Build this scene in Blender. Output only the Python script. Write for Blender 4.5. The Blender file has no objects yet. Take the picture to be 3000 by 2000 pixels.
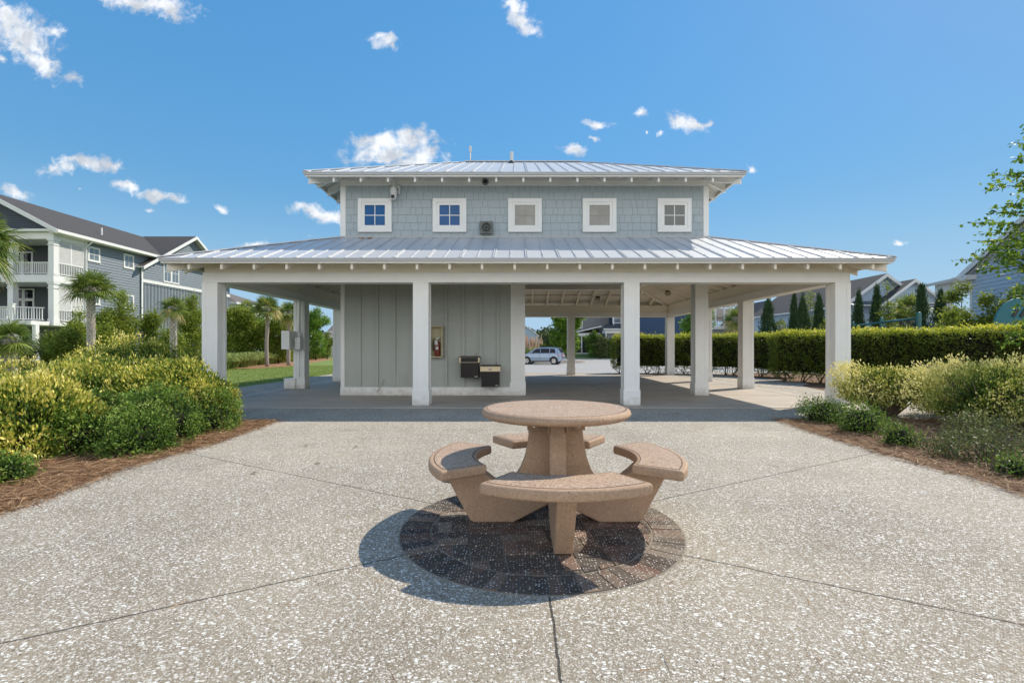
import bpy, math, random
import numpy as np
from mathutils import Vector, Matrix

rng = np.random.default_rng(7)
random.seed(7)
scene = bpy.context.scene
C = scene.collection
R = math.radians

# ------------------------------------------------------------------ camera
F = 1420.0; VX = 1515.0; VY = 1019.0; CZ = 1.22
cam_d = bpy.data.cameras.new('camera')
cam_d.sensor_width = 36.0
cam_d.lens = 36.0 * F / 3000.0
cam_d.shift_x = -(VX - 1500.0) / 3000.0
cam_d.shift_y = (VY - 1000.0) / 3000.0
cam_d.clip_start = 0.05; cam_d.clip_end = 6000
cam = bpy.data.objects.new('camera', cam_d)
cam.location = (0, 0, CZ); cam.rotation_euler = (R(90), 0, 0)
C.objects.link(cam); scene.camera = cam

def P(px, py, Y):                      # photo pixel at depth Y -> world
    return Vector(((px - VX) / F * Y, Y, CZ + (VY - py) / F * Y))

# ------------------------------------------------------------------ light
EXPOSURE = 0.74; FILL_CLOUD = 0.95
scene.view_settings.view_transform = 'Standard'
scene.view_settings.look = 'None'
scene.view_settings.exposure = EXPOSURE
scene.view_settings.gamma = 1.0
SUN = Vector((0.83, 0.55, 1.0)).normalized()
sun_d = bpy.data.lights.new('sun', 'SUN')
sun_d.energy = 3.3; sun_d.angle = R(0.5); sun_d.color = (1.0, 0.92, 0.79)
sun = bpy.data.objects.new('sun', sun_d)
sun.rotation_euler = SUN.to_track_quat('Z', 'Y').to_euler()
sun.location = (20, 10, 30)
C.objects.link(sun)

def node(nt, t, **kw):
    n = nt.nodes.new(t)
    for k, v in kw.items(): setattr(n, k, v)
    return n

def math_n(nt, op, a, b=None, c=None, clamp=False):
    n = nt.nodes.new('ShaderNodeMath'); n.operation = op; n.use_clamp = clamp
    for i, x in enumerate((a, b, c)):
        if x is None: continue
        if isinstance(x, (int, float)): n.inputs[i].default_value = x
        else: nt.links.new(x, n.inputs[i])
    return n.outputs[0]

world = bpy.data.worlds.new('World'); scene.world = world
world.use_nodes = True
wt = world.node_tree; wt.nodes.clear()
wo = node(wt, 'ShaderNodeOutputWorld')
sky = node(wt, 'ShaderNodeTexSky', sky_type='NISHITA', sun_disc=False)
sky.sun_elevation = math.asin(SUN.z); sky.sun_rotation = math.atan2(SUN.x, SUN.y)
sky.air_density = 1.0; sky.dust_density = 0.15; sky.ozone_density = 2.2; sky.altitude = 0
# even the glare out toward the sun side, as a clear polarised summer sky shows
bw = node(wt, 'ShaderNodeRGBToBW'); wt.links.new(sky.outputs[0], bw.inputs[0])
gl = math_n(wt, 'DIVIDE', 1.95, math_n(wt, 'MULTIPLY_ADD', bw.outputs[0], 0.14*5.0, 1.0))
gs = node(wt, 'ShaderNodeVectorMath', operation='SCALE'); wt.links.new(sky.outputs[0], gs.inputs[0]); wt.links.new(gl, gs.inputs['Scale'])
hs = node(wt, 'ShaderNodeHueSaturation'); hs.inputs['Saturation'].default_value = 1.26; hs.inputs['Hue'].default_value = .489
wt.links.new(gs.outputs[0], hs.inputs['Color'])
bg = node(wt, 'ShaderNodeBackground'); bg.inputs[1].default_value = 0.14
tc = node(wt, 'ShaderNodeTexCoord')
sep = node(wt, 'ShaderNodeSeparateXYZ'); wt.links.new(tc.outputs['Generated'], sep.inputs[0])
hz = node(wt, 'ShaderNodeMapRange', interpolation_type='SMOOTHSTEP'); wt.links.new(sep.outputs[2], hz.inputs[0])
hz.inputs[1].default_value = -.02; hz.inputs[2].default_value = .30; hz.inputs[3].default_value = .85; hz.inputs[4].default_value = 0
hmx = node(wt, 'ShaderNodeMix', data_type='RGBA'); wt.links.new(hz.outputs[0], hmx.inputs[0]); wt.links.new(hs.outputs[0], hmx.inputs[6]); hmx.inputs[7].default_value = (1.75, 2.75, 4.0, 1)
wt.links.new(hmx.outputs[2], bg.inputs[0])
yc = math_n(wt, 'MAXIMUM', sep.outputs[1], 0.02)
uu = math_n(wt, 'DIVIDE', sep.outputs[0], yc); ww = math_n(wt, 'DIVIDE', sep.outputs[2], yc)
cmb = node(wt, 'ShaderNodeCombineXYZ'); wt.links.new(uu, cmb.inputs[0]); wt.links.new(ww, cmb.inputs[1])
# cloud bank: direction-fixed ellipses broken up by noise (px, py, rx, ry, tilt deg, weight)
CL = [(70,110,95,60,-38,1),(120,175,70,34,-50,1),(20,60,55,42,-20,1),(210,222,32,20,-45,.75),(0,175,26,20,0,.8),(165,95,30,22,-30,.8),
      (420,5,120,26,-6,1),(500,25,55,34,-15,1),(330,-5,70,18,0,.8),
      (1510,20,42,26,-45,1),(1535,62,46,26,-48,1),(1565,95,28,15,-35,.8),
      (1128,118,38,19,-18,.95),(1150,135,20,14,-20,.8),
      (1130,425,86,32,5,1),(1200,412,80,34,0,1),(1130,455,110,30,0,1),(1232,455,65,30,0,1),(1075,412,46,18,-12,.9),(1190,480,90,20,0,1),(1278,425,24,10,10,.6),
      (930,622,62,20,-8,1),(975,628,40,18,0,1),(885,610,26,14,-10,.9),
      (170,500,56,24,8,.85),(255,480,72,19,-6,1),(310,482,44,18,-8,1),(210,472,40,14,0,.8),
      (368,541,42,17,-8,1),(458,572,58,15,-10,1),(500,585,40,12,-12,.85),(445,606,40,9,-10,.65),(655,613,24,12,-22,.8),(235,556,16,6,0,.5),
      (742,715,44,13,-6,.8),(40,570,44,20,-22,.95),
      (1755,360,42,12,0,.9),(1875,333,26,14,8,.9),(1742,400,20,7,0,.75),(1675,440,40,15,-4,.95),
      (1990,362,42,20,-6,1),(2025,368,46,18,-8,1),(2075,362,24,8,18,.8),(1932,396,12,12,0,.75),(1895,392,8,6,0,.6),
      (2205,492,18,9,-25,.85),(2632,706,20,6,6,.85),(900,690,30,6,0,.35),(2700,820,22,5,-10,.4),(590,48,12,6,0,.4)]
warp = node(wt, 'ShaderNodeTexNoise'); warp.inputs['Scale'].default_value = 14.0; warp.inputs['Detail'].default_value = 6
wt.links.new(cmb.outputs[0], warp.inputs['Vector'])
wsub = node(wt, 'ShaderNodeVectorMath', operation='SUBTRACT'); wt.links.new(warp.outputs['Color'], wsub.inputs[0]); wsub.inputs[1].default_value = (.5,.5,.5)
wsc = node(wt, 'ShaderNodeVectorMath', operation='SCALE'); wt.links.new(wsub.outputs[0], wsc.inputs[0]); wsc.inputs['Scale'].default_value = 0.05
wad = node(wt, 'ShaderNodeVectorMath', operation='ADD'); wt.links.new(cmb.outputs[0], wad.inputs[0]); wt.links.new(wsc.outputs[0], wad.inputs[1])
acc = None
for (px, py, rx, ry, tl, wgt) in CL:
    mp = node(wt, 'ShaderNodeMapping', vector_type='TEXTURE')
    mp.inputs['Location'].default_value = ((px - VX) / F, (VY - py) / F, 0)
    mp.inputs['Rotation'].default_value = (0, 0, R(tl))
    mp.inputs['Scale'].default_value = (rx * 1.25 / F, ry * 1.25 / F, 1e4)
    wt.links.new(wad.outputs[0], mp.inputs['Vector'])
    ln = node(wt, 'ShaderNodeVectorMath', operation='LENGTH'); wt.links.new(mp.outputs[0], ln.inputs[0])
    v = math_n(wt, 'MULTIPLY_ADD', ln.outputs['Value'], -1.0, wgt)
    acc = v if acc is None else math_n(wt, 'MAXIMUM', acc, v)
nz = node(wt, 'ShaderNodeTexNoise'); nz.inputs['Scale'].default_value = 46.0; nz.inputs['Detail'].default_value = 9; nz.inputs['Roughness'].default_value = .62
wt.links.new(wad.outputs[0], nz.inputs['Vector'])
nn = math_n(wt, 'MULTIPLY_ADD', nz.outputs['Fac'], 2.3, -1.06)
dens = math_n(wt, 'ADD', acc, nn)
mr = node(wt, 'ShaderNodeMapRange', interpolation_type='SMOOTHSTEP'); wt.links.new(dens, mr.inputs[0])
mr.inputs[1].default_value = -0.05; mr.inputs[2].default_value = 0.95; mr.inputs[3].default_value = 0; mr.inputs[4].default_value = 0.97
front = math_n(wt, 'GREATER_THAN', sep.outputs[1], 0.05)
gate = math_n(wt, 'GREATER_THAN', acc, -0.35)
fac = math_n(wt, 'MULTIPLY', math_n(wt, 'MULTIPLY', mr.outputs[0], front), gate)
nz2 = node(wt, 'ShaderNodeTexNoise'); nz2.inputs['Scale'].default_value = 22.0; nz2.inputs['Detail'].default_value = 7
wt.links.new(wad.outputs[0], nz2.inputs['Vector'])
rmp = node(wt, 'ShaderNodeValToRGB'); wt.links.new(nz2.outputs['Fac'], rmp.inputs[0])
rmp.color_ramp.elements[0].position = .38; rmp.color_ramp.elements[0].color = (.50, .54, .60, 1)
rmp.color_ramp.elements[1].position = .60; rmp.color_ramp.elements[1].color = (.84, .86, .89, 1)
cb = node(wt, 'ShaderNodeBackground'); cb.inputs[1].default_value = 0.72; wt.links.new(rmp.outputs[0], cb.inputs[0])
mx = node(wt, 'ShaderNodeMixShader'); wt.links.new(fac, mx.inputs[0]); wt.links.new(bg.outputs[0], mx.inputs[1]); wt.links.new(cb.outputs[0], mx.inputs[2])
# added fill: unseen bright cloud behind the photographer, kept low to light shaded fronts
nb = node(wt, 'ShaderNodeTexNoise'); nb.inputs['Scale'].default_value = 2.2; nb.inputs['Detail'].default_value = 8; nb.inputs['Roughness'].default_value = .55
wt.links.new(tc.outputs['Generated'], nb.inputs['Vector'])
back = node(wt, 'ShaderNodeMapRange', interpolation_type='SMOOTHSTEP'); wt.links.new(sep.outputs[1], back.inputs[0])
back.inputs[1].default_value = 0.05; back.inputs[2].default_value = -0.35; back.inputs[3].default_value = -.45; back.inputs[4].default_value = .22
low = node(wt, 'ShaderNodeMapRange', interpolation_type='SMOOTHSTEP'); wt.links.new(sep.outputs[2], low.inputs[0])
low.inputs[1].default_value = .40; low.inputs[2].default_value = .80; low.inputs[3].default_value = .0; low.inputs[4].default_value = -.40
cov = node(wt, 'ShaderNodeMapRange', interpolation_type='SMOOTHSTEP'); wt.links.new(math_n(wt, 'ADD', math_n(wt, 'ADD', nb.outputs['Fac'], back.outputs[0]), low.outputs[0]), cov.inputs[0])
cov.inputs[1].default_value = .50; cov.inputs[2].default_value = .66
cb2 = node(wt, 'ShaderNodeBackground'); cb2.inputs[0].default_value = (.93, .96, 1.0, 1); cb2.inputs[1].default_value = FILL_CLOUD
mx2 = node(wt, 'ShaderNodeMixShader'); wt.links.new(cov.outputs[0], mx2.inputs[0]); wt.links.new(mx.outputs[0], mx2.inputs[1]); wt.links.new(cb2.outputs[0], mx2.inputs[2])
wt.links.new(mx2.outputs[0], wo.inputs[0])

# ------------------------------------------------------------------ helpers
def tag(o, label=None, cat=None, group=None, kind=None):
    if label: o['label'] = label
    if cat: o['category'] = cat
    if group: o['group'] = group
    if kind: o['kind'] = kind
    return o

def thing(name, loc, label, cat, group=None, rz=0):
    o = bpy.data.objects.new(name, None); C.objects.link(o)
    o.empty_display_size = .2
    o.location = loc; o.rotation_euler = (0, 0, rz)
    return tag(o, label, cat, group)

def wloc(p):
    v = Vector((0, 0, 0))
    while p is not None:
        v = v + Vector(p.location); p = p.parent
    return v

class MB:
    def __init__(s): s.v = []; s.f = []; s.m = []
    def quad(s, a, b, c, d, mi=0):
        n = len(s.v); s.v += [tuple(a), tuple(b), tuple(c), tuple(d)]; s.f.append((n, n+1, n+2, n+3)); s.m.append(mi)
    def poly(s, pts, mi=0):
        n = len(s.v); s.v += [tuple(p) for p in pts]; s.f.append(tuple(range(n, n+len(pts)))); s.m.append(mi)
    def hexa(s, p, mi=0):                     # 8 corners: bottom 0-3 ccw, top 4-7
        n = len(s.v); s.v += [tuple(q) for q in p]
        for f in ((0,3,2,1),(4,5,6,7),(0,1,5,4),(1,2,6,5),(2,3,7,6),(3,0,4,7)):
            s.f.append(tuple(n+i for i in f)); s.m.append(mi)
    def box(s, x0, x1, y0, y1, z0, z1, mi=0):
        if x0 > x1: x0, x1 = x1, x0
        if y0 > y1: y0, y1 = y1, y0
        s.hexa([(x0,y0,z0),(x1,y0,z0),(x1,y1,z0),(x0,y1,z0),(x0,y0,z1),(x1,y0,z1),(x1,y1,z1),(x0,y1,z1)], mi)
    def beam(s, a, b, w, h, mi=0):            # top centre line a->b, hangs down h, plumb ends
        a = Vector(a); b = Vector(b); d = b - a
        n = Vector((-d.y, d.x, 0)).normalized() * (w / 2); dn = Vector((0, 0, -h))
        s.hexa([a-n+dn, a+n+dn, b+n+dn, b-n+dn, a-n, a+n, b+n, b-n][::1], mi)
    def bar(s, a, b, r=.02, n=8, r2=None, mi=0, caps=True):
        s.tube([a, b], [r, r if r2 is None else r2], n, mi, caps)
    def tube(s, pts, rad, n=8, mi=0, caps=True):
        pts = [Vector(p) for p in pts]; base = len(s.v); prev = None
        for i, p in enumerate(pts):
            d = (pts[min(i+1, len(pts)-1)] - pts[max(i-1, 0)]).normalized()
            if prev is None:
                u = d.cross(Vector((0, 0, 1)))
                if u.length < 1e-3: u = d.cross(Vector((1, 0, 0)))
            else: u = prev - d * prev.dot(d)
            u.normalize(); prev = u; w = d.cross(u)
            r = rad[i] if hasattr(rad, '__len__') else rad
            for k in range(n):
                a = 2*math.pi*k/n; s.v.append(tuple(p + (u*math.cos(a) + w*math.sin(a))*r))
        for i in range(len(pts)-1):
            for k in range(n):
                a = base+i*n+k; b = base+i*n+(k+1) % n
                s.f.append((a, b, b+n, a+n)); s.m.append(mi)
        if caps:
            s.f.append(tuple(base+k for k in range(n))[::-1]); s.m.append(mi)
            s.f.append(tuple(base+(len(pts)-1)*n+k for k in range(n))); s.m.append(mi)
    def lathe(s, prof, cx=0, cy=0, n=48, mi=0, a0=0, a1=2*math.pi):
        base = len(s.v)
        for (r, z) in prof:
            for k in range(n):
                a = a0 + (a1-a0)*k/n; s.v.append((cx+r*math.cos(a), cy+r*math.sin(a), z))
        for i in range(len(prof)-1):
            for k in range(n):
                a = base+i*n+k; b = base+i*n+(k+1) % n
                s.f.append((a, b, b+n, a+n)); s.m.append(mi)
    def prism(s, poly, axis, a, b, mi=0):     # poly in the two other axes
        def pt(q, t):
            if axis == 'x': return (t, q[0], q[1])
            if axis == 'y': return (q[0], t, q[1])
            return (q[0], q[1], t)
        n = len(s.v); k = len(poly)
        s.v += [pt(q, a) for q in poly] + [pt(q, b) for q in poly]
        s.f.append(tuple(n+i for i in range(k))); s.m.append(mi)
        s.f.append(tuple(n+k+i for i in range(k))[::-1]); s.m.append(mi)
        for i in range(k):
            j = (i+1) % k; s.f.append((n+i, n+k+i, n+k+j, n+j)); s.m.append(mi)
    def xform(s, M):
        s.v = [tuple(M @ Vector(p)) for p in s.v]; return s
    def build(s, name, mats, parent=None, smooth=False, bevel=0, local=False, seg=2, label=None):
        me = bpy.data.meshes.new(name)
        off = Vector((0, 0, 0)) if (parent is None or local) else wloc(parent)
        if off.length > 0: vs = [(p[0]-off.x, p[1]-off.y, p[2]-off.z) for p in s.v]
        else: vs = s.v
        me.from_pydata(vs, [], s.f)
        if not isinstance(mats, (list, tuple)): mats = [mats]
        for m in mats: me.materials.append(m)
        me.polygons.foreach_set('material_index', s.m)
        import bmesh
        bm = bmesh.new(); bm.from_mesh(me)
        if bevel or smooth: bmesh.ops.remove_doubles(bm, verts=bm.verts, dist=1e-5)
        bmesh.ops.recalc_face_normals(bm, faces=bm.faces); bm.to_mesh(me); bm.free()
        if smooth:
            me.polygons.foreach_set('use_smooth', [True]*len(me.polygons))
        me.update()
        o = bpy.data.objects.new(name, me); C.objects.link(o)
        if parent is not None: o.parent = parent
        if bevel:
            b = o.modifiers.new('bevel', 'BEVEL'); b.width = bevel; b.segments = seg; b.limit_method = 'ANGLE'; b.angle_limit = R(35)
        if label: o['label'] = label
        return o

def copy_tree(o, parent=None):
    kids = list(o.children)
    c = o.copy(); C.objects.link(c); c.parent = parent
    for k in kids: copy_tree(k, c)
    return c

# ------------------------------------------------------------------ materials
MATS = {}
def pm(name, col, rough=.6, var=.12, vs=3.0, bump=.15, bs=60., metal=0., spec=.4, dark=None, darkscale=1.2, darkamt=0., stretch=None, coat=0.):
    """painted / plain surface with two scales of tone variation and a fine bump"""
    if name in MATS: return MATS[name]
    m = bpy.data.materials.new(name); m.use_nodes = True; nt = m.node_tree
    b = nt.nodes['Principled BSDF']
    tcn = node(nt, 'ShaderNodeTexCoord'); src = tcn.outputs['Object']
    if stretch:
        mp = node(nt, 'ShaderNodeMapping'); mp.inputs['Scale'].default_value = stretch
        nt.links.new(src, mp.inputs['Vector']); src = mp.outputs[0]
    n1 = node(nt, 'ShaderNodeTexNoise'); n1.inputs['Scale'].default_value = vs; n1.inputs['Detail'].default_value = 6; n1.inputs['Roughness'].default_value = .65
    nt.links.new(src, n1.inputs['Vector'])
    f = math_n(nt, 'MULTIPLY_ADD', n1.outputs['Fac'], 2*var, 1-var)
    vm = node(nt, 'ShaderNodeVectorMath', operation='SCALE'); vm.inputs[0].default_value = col[:3]; nt.links.new(f, vm.inputs['Scale'])
    cs = vm.outputs[0]
    if dark:
        n3 = node(nt, 'ShaderNodeTexNoise'); n3.inputs['Scale'].default_value = darkscale; n3.inputs['Detail'].default_value = 8; n3.inputs['Roughness'].default_value = .7
        nt.links.new(src, n3.inputs['Vector'])
        mr_ = node(nt, 'ShaderNodeMapRange'); nt.links.new(n3.outputs['Fac'], mr_.inputs[0]); mr_.inputs[1].default_value = .48; mr_.inputs[2].default_value = .7; mr_.inputs[4].default_value = darkamt
        mxn = node(nt, 'ShaderNodeMix', data_type='RGBA'); nt.links.new(mr_.outputs[0], mxn.inputs[0]); nt.links.new(cs, mxn.inputs[6]); mxn.inputs[7].default_value = (*dark, 1)
        cs = mxn.outputs[2]
    nt.links.new(cs, b.inputs['Base Color'])
    b.inputs['Roughness'].default_value = rough; b.inputs['Metallic'].default_value = metal
    b.inputs['Specular IOR Level'].default_value = spec; b.inputs['Coat Weight'].default_value = coat
    if bump:
        n2 = node(nt, 'ShaderNodeTexNoise'); n2.inputs['Scale'].default_value = bs; n2.inputs['Detail'].default_value = 4
        nt.links.new(src, n2.inputs['Vector'])
        bp = node(nt, 'ShaderNodeBump'); bp.inputs['Strength'].default_value = bump; bp.inputs['Distance'].default_value = .01
        nt.links.new(n2.outputs['Fac'], bp.inputs['Height']); nt.links.new(bp.outputs[0], b.inputs['Normal'])
    MATS[name] = m; return m

def splash(m, col, h0, h1):
    nt = m.node_tree; b = nt.nodes['Principled BSDF']; src = b.inputs['Base Color'].links[0].from_socket
    g = node(nt, 'ShaderNodeNewGeometry'); sp = node(nt, 'ShaderNodeSeparateXYZ'); nt.links.new(g.outputs['Position'], sp.inputs[0])
    n = node(nt, 'ShaderNodeTexNoise'); n.inputs['Scale'].default_value = 9; n.inputs['Detail'].default_value = 8; nt.links.new(g.outputs['Position'], n.inputs['Vector'])
    z = math_n(nt, 'ADD', sp.outputs[2], math_n(nt, 'MULTIPLY_ADD', n.outputs['Fac'], -.5, .25))
    mr = node(nt, 'ShaderNodeMapRange'); nt.links.new(z, mr.inputs[0]); mr.inputs[1].default_value = h0; mr.inputs[2].default_value = h1; mr.inputs[3].default_value = .5; mr.inputs[4].default_value = 0
    mx_ = node(nt, 'ShaderNodeMix', data_type='RGBA'); nt.links.new(mr.outputs[0], mx_.inputs[0]); nt.links.new(src, mx_.inputs[6]); mx_.inputs[7].default_value = (*col, 1)
    nt.links.new(mx_.outputs[2], b.inputs['Base Color'])

def leafmat(name, cols, rough=.45, trans=.25, spec=.45):
    """foliage: per-leaf random attribute picks a colour along a ramp, thin translucent leaves"""
    m = bpy.data.materials.new(name); m.use_nodes = True; nt = m.node_tree
    b = nt.nodes['Principled BSDF']; out = nt.nodes['Material Output']
    at = node(nt, 'ShaderNodeAttribute', attribute_name='rnd')
    rp = node(nt, 'ShaderNodeValToRGB'); nt.links.new(at.outputs['Fac'], rp.inputs[0])
    e = rp.color_ramp.elements
    while len(e) < len(cols): e.new(.5)
    for i, (p, c) in enumerate(cols): e[i].position = p; e[i].color = (*c, 1)
    nt.links.new(rp.outputs[0], b.inputs['Base Color'])
    b.inputs['Roughness'].default_value = rough+.1; b.inputs['Specular IOR Level'].default_value = spec*.55
    tr = node(nt, 'ShaderNodeBsdfTranslucent')
    hv = node(nt, 'ShaderNodeHueSaturation'); hv.inputs['Value'].default_value = 1.5; hv.inputs['Hue'].default_value = .49
    nt.links.new(rp.outputs[0], hv.inputs['Color']); nt.links.new(hv.outputs[0], tr.inputs['Color'])
    mxs = node(nt, 'ShaderNodeMixShader'); mxs.inputs[0].default_value = trans
    nt.links.new(b.outputs[0], mxs.inputs[1]); nt.links.new(tr.outputs[0], mxs.inputs[2]); nt.links.new(mxs.outputs[0], out.inputs[0])
    MATS[name] = m; return m

M_white = pm('painted_white_trim', (.82, .81, .77), .5, .05, 1.5, .12, 90, dark=(.60,.58,.53), darkscale=1.4, darkamt=.22)
M_soffit = pm('painted_soffit', (.84, .78, .67), .6, .06, 2, .12, 60, dark=(.62,.57,.49), darkscale=1.0, darkamt=.2)
M_sage = pm('sage_painted_board', (.42, .435, .395), .6, .05, 2, .15, 120, dark=(.35,.365,.33), darkscale=.8, darkamt=.35)
M_sage_shingle = pm('sage_shingle', (.39, .44, .455), .62, .07, 5, .25, 45)
M_gap = pm('shingle_gap', (.06, .07, .065), .9, .1)
M_roof = pm('galvanised_roof_metal', (.58, .585, .595), .45, .06, 1.2, .06, 8, metal=.30, dark=(.48,.49,.51), darkscale=.7, darkamt=.35)
M_roofu = pm('roof_underside', (.70, .66, .57), .6, .07, 3, .05, 20)
M_faint = pm('grey_muntin', (.33, .32, .29), .5, .05)
M_drip = pm('drip_edge_metal', (.42, .42, .41), .45, .05, 2, .05, 20, metal=.4)
M_dark = pm('dark_metal', (.035, .030, .028), .35, .2, 5, .1, 60, metal=.2)
M_steel = pm('stainless_steel', (.55, .53, .50), .25, .08, 8, .05, 30, metal=.9)
M_warmsteel = pm('steel_painted_warm_reflection', (.62, .50, .34), .3, .1, 8, .05, 30, metal=.7)  # stainless steel, its brassy reflection put into the base colour
M_black = pm('black_opening', (.006, .006, .006), .3, .1)
M_cabinet = pm('aged_cream_plastic', (.52, .47, .29), .5, .1, 10, .05, 40)
M_red = pm('extinguisher_red', (.17, .022, .010), .35, .15, 10, .03, 30, coat=.4)
M_paper = pm('tag_paper', (.6, .6, .58), .7, .05)
M_rubber = pm('black_rubber', (.02, .02, .02), .6, .1)
M_greyplastic = pm('grey_plastic', (.16, .17, .16), .55, .12, 12, .1, 60)
M_whiteplastic = pm('white_plastic', (.62, .62, .60), .4, .05, 6, .03, 30)
M_globe = pm('frosted_lamp_glass', (.36, .32, .24), .35, .1, 10, .05, 30)
M_bark = pm('bark', (.10, .075, .055), .85, .35, 6, .8, 30)
M_twig = pm('twig', (.16, .12, .09), .8, .3, 20, .3, 60)
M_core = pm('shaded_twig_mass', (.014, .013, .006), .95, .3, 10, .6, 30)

splash(M_white, (.42, .36, .28), -.02, .20)
def glass(name, tint, rough=.05, mix=.5):
    m = bpy.data.materials.new(name); m.use_nodes = True; nt = m.node_tree
    b = nt.nodes['Principled BSDF']
    n1 = node(nt, 'ShaderNodeTexNoise'); n1.inputs['Scale'].default_value = 3.
    t2 = node(nt, 'ShaderNodeTexCoord'); nt.links.new(t2.outputs['Object'], n1.inputs['Vector'])
    f = math_n(nt, 'MULTIPLY_ADD', n1.outputs['Fac'], .7, .65)
    vm = node(nt, 'ShaderNodeVectorMath', operation='SCALE'); vm.inputs[0].default_value = tint; nt.links.new(f, vm.inputs['Scale'])
    nt.links.new(vm.outputs[0], b.inputs['Base Color'])
    b.inputs['Roughness'].default_value = rough; b.inputs['Specular IOR Level'].default_value = mix; b.inputs['Coat Weight'].default_value = mix
    b.inputs['Coat Roughness'].default_value = .02
    MATS[name] = m; return m
G_blue = glass('glass_with_painted_sky', (.006, .095, .27), .06, .25)  # blue of the sky in these panes is put into the base colour
G_blind = glass('glass_before_beige_shade', (.33, .31, .27), .25, .3)
G_dark = glass('dark_glass', (.04, .045, .03), .06, .8)
G_house = glass('house_window_glass', (.10, .13, .15), .08, .9)
G_black = glass('black_glass', (.010, .012, .016), .08, .22)

# ---- ground materials
def tabby():
    m = bpy.data.materials.new('oyster_shell_tabby'); m.use_nodes = True; nt = m.node_tree
    b = nt.nodes['Principled BSDF']; g = node(nt, 'ShaderNodeNewGeometry'); pos = g.outputs['Position']
    def vor(scale, thr, rad, seed, stretch):
        mp = node(nt, 'ShaderNodeMapping'); mp.inputs['Location'].default_value = (seed, seed*1.7, 0); mp.inputs['Scale'].default_value = stretch
        mp.inputs['Rotation'].default_value = (0, 0, seed)
        wn = node(nt, 'ShaderNodeTexNoise'); wn.inputs['Scale'].default_value = scale*1.3; wn.inputs['Detail'].default_value = 2
        nt.links.new(pos, wn.inputs['Vector'])
        sc = node(nt, 'ShaderNodeVectorMath', operation='SCALE'); nt.links.new(wn.outputs['Color'], sc.inputs[0]); sc.inputs['Scale'].default_value = .45/scale
        ad = node(nt, 'ShaderNodeVectorMath', operation='ADD'); nt.links.new(pos, ad.inputs[0]); nt.links.new(sc.outputs[0], ad.inputs[1])
        nt.links.new(ad.outputs[0], mp.inputs['Vector'])
        v = node(nt, 'ShaderNodeTexVoronoi', voronoi_dimensions='2D'); v.inputs['Scale'].default_value = scale
        nt.links.new(mp.outputs[0], v.inputs['Vector'])
        sp = node(nt, 'ShaderNodeSeparateColor'); nt.links.new(v.outputs['Color'], sp.inputs[0])
        on = math_n(nt, 'GREATER_THAN', sp.outputs[0], thr)
        rr = math_n(nt, 'MULTIPLY', sp.outputs[1], rad)
        ins = math_n(nt, 'LESS_THAN', v.outputs['Distance'], math_n(nt, 'ADD', rr, rad*.45))
        return math_n(nt, 'MULTIPLY', on, ins), sp.outputs[2]
    a1, c1 = vor(50, .60, .34, 1.3, (1, 1.5, 1))
    a2, c2 = vor(88, .55, .36, 4.1, (1.5, 1, 1))
    a3, c3 = vor(135, .55, .36, 7.7, (1, 1.3, 1))
    d1, _ = vor(60, .74, .22, 2.9, (1, 1.3, 1))
    patch = node(nt, 'ShaderNodeTexNoise'); patch.inputs['Scale'].default_value = 1.1; patch.inputs['Detail'].default_value = 7; patch.inputs['Roughness'].default_value = .65
    nt.links.new(pos, patch.inputs['Vector'])
    rp = node(nt, 'ShaderNodeValToRGB'); nt.links.new(patch.outputs['Fac'], rp.inputs[0])
    e = rp.color_ramp.elements; e[0].position = .32; e[0].color = (.235, .192, .138, 1); e[1].position = .68; e[1].color = (.345, .288, .212, 1)
    fine = node(nt, 'ShaderNodeTexNoise'); fine.inputs['Scale'].default_value = 160.; fine.inputs['Detail'].default_value = 5; fine.inputs['Roughness'].default_value = .75
    nt.links.new(pos, fine.inputs['Vector'])
    ff = math_n(nt, 'MULTIPLY_ADD', fine.outputs['Fac'], 1.6, .2)
    vm = node(nt, 'ShaderNodeVectorMath', operation='SCALE'); nt.links.new(rp.outputs[0], vm.inputs[0]); nt.links.new(ff, vm.inputs['Scale'])
    soil = node(nt, 'ShaderNodeTexNoise'); soil.inputs['Scale'].default_value = .45; soil.inputs['Detail'].default_value = 9; soil.inputs['Roughness'].default_value = .6; nt.links.new(pos, soil.inputs['Vector'])
    sl = node(nt, 'ShaderNodeMapRange'); nt.links.new(soil.outputs['Fac'], sl.inputs[0]); sl.inputs[1].default_value = .35; sl.inputs[2].default_value = .65; sl.inputs[3].default_value = .80; sl.inputs[4].default_value = 1.10
    vm2 = node(nt, 'ShaderNodeVectorMath', operation='SCALE'); nt.links.new(vm.outputs[0], vm2.inputs[0]); nt.links.new(sl.outputs[0], vm2.inputs['Scale'])
    cur = vm2.outputs[0]
    def lay(cur, mask, colA, colB, fac):
        r = node(nt, 'ShaderNodeValToRGB'); nt.links.new(fac, r.inputs[0]); r.color_ramp.elements[0].color = (*colA, 1); r.color_ramp.elements[1].color = (*colB, 1)
        mxn = node(nt, 'ShaderNodeMix', data_type='RGBA'); nt.links.new(mask, mxn.inputs[0]); nt.links.new(cur, mxn.inputs[6]); nt.links.new(r.outputs[0], mxn.inputs[7])
        return mxn.outputs[2]
    # shells thin out in worn patches
    p2 = node(nt, 'ShaderNodeTexNoise'); p2.inputs['Scale'].default_value = 2.3; p2.inputs['Detail'].default_value = 5; nt.links.new(pos, p2.inputs['Vector'])
    wear = node(nt, 'ShaderNodeMapRange'); nt.links.new(p2.outputs['Fac'], wear.inputs[0]); wear.inputs[1].default_value = .36; wear.inputs[2].default_value = .56; wear.inputs[3].default_value = .72; wear.inputs[4].default_value = 1
    cur = lay(cur, d1, (.07, .062, .05), (.12, .10, .08), c1)
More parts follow.
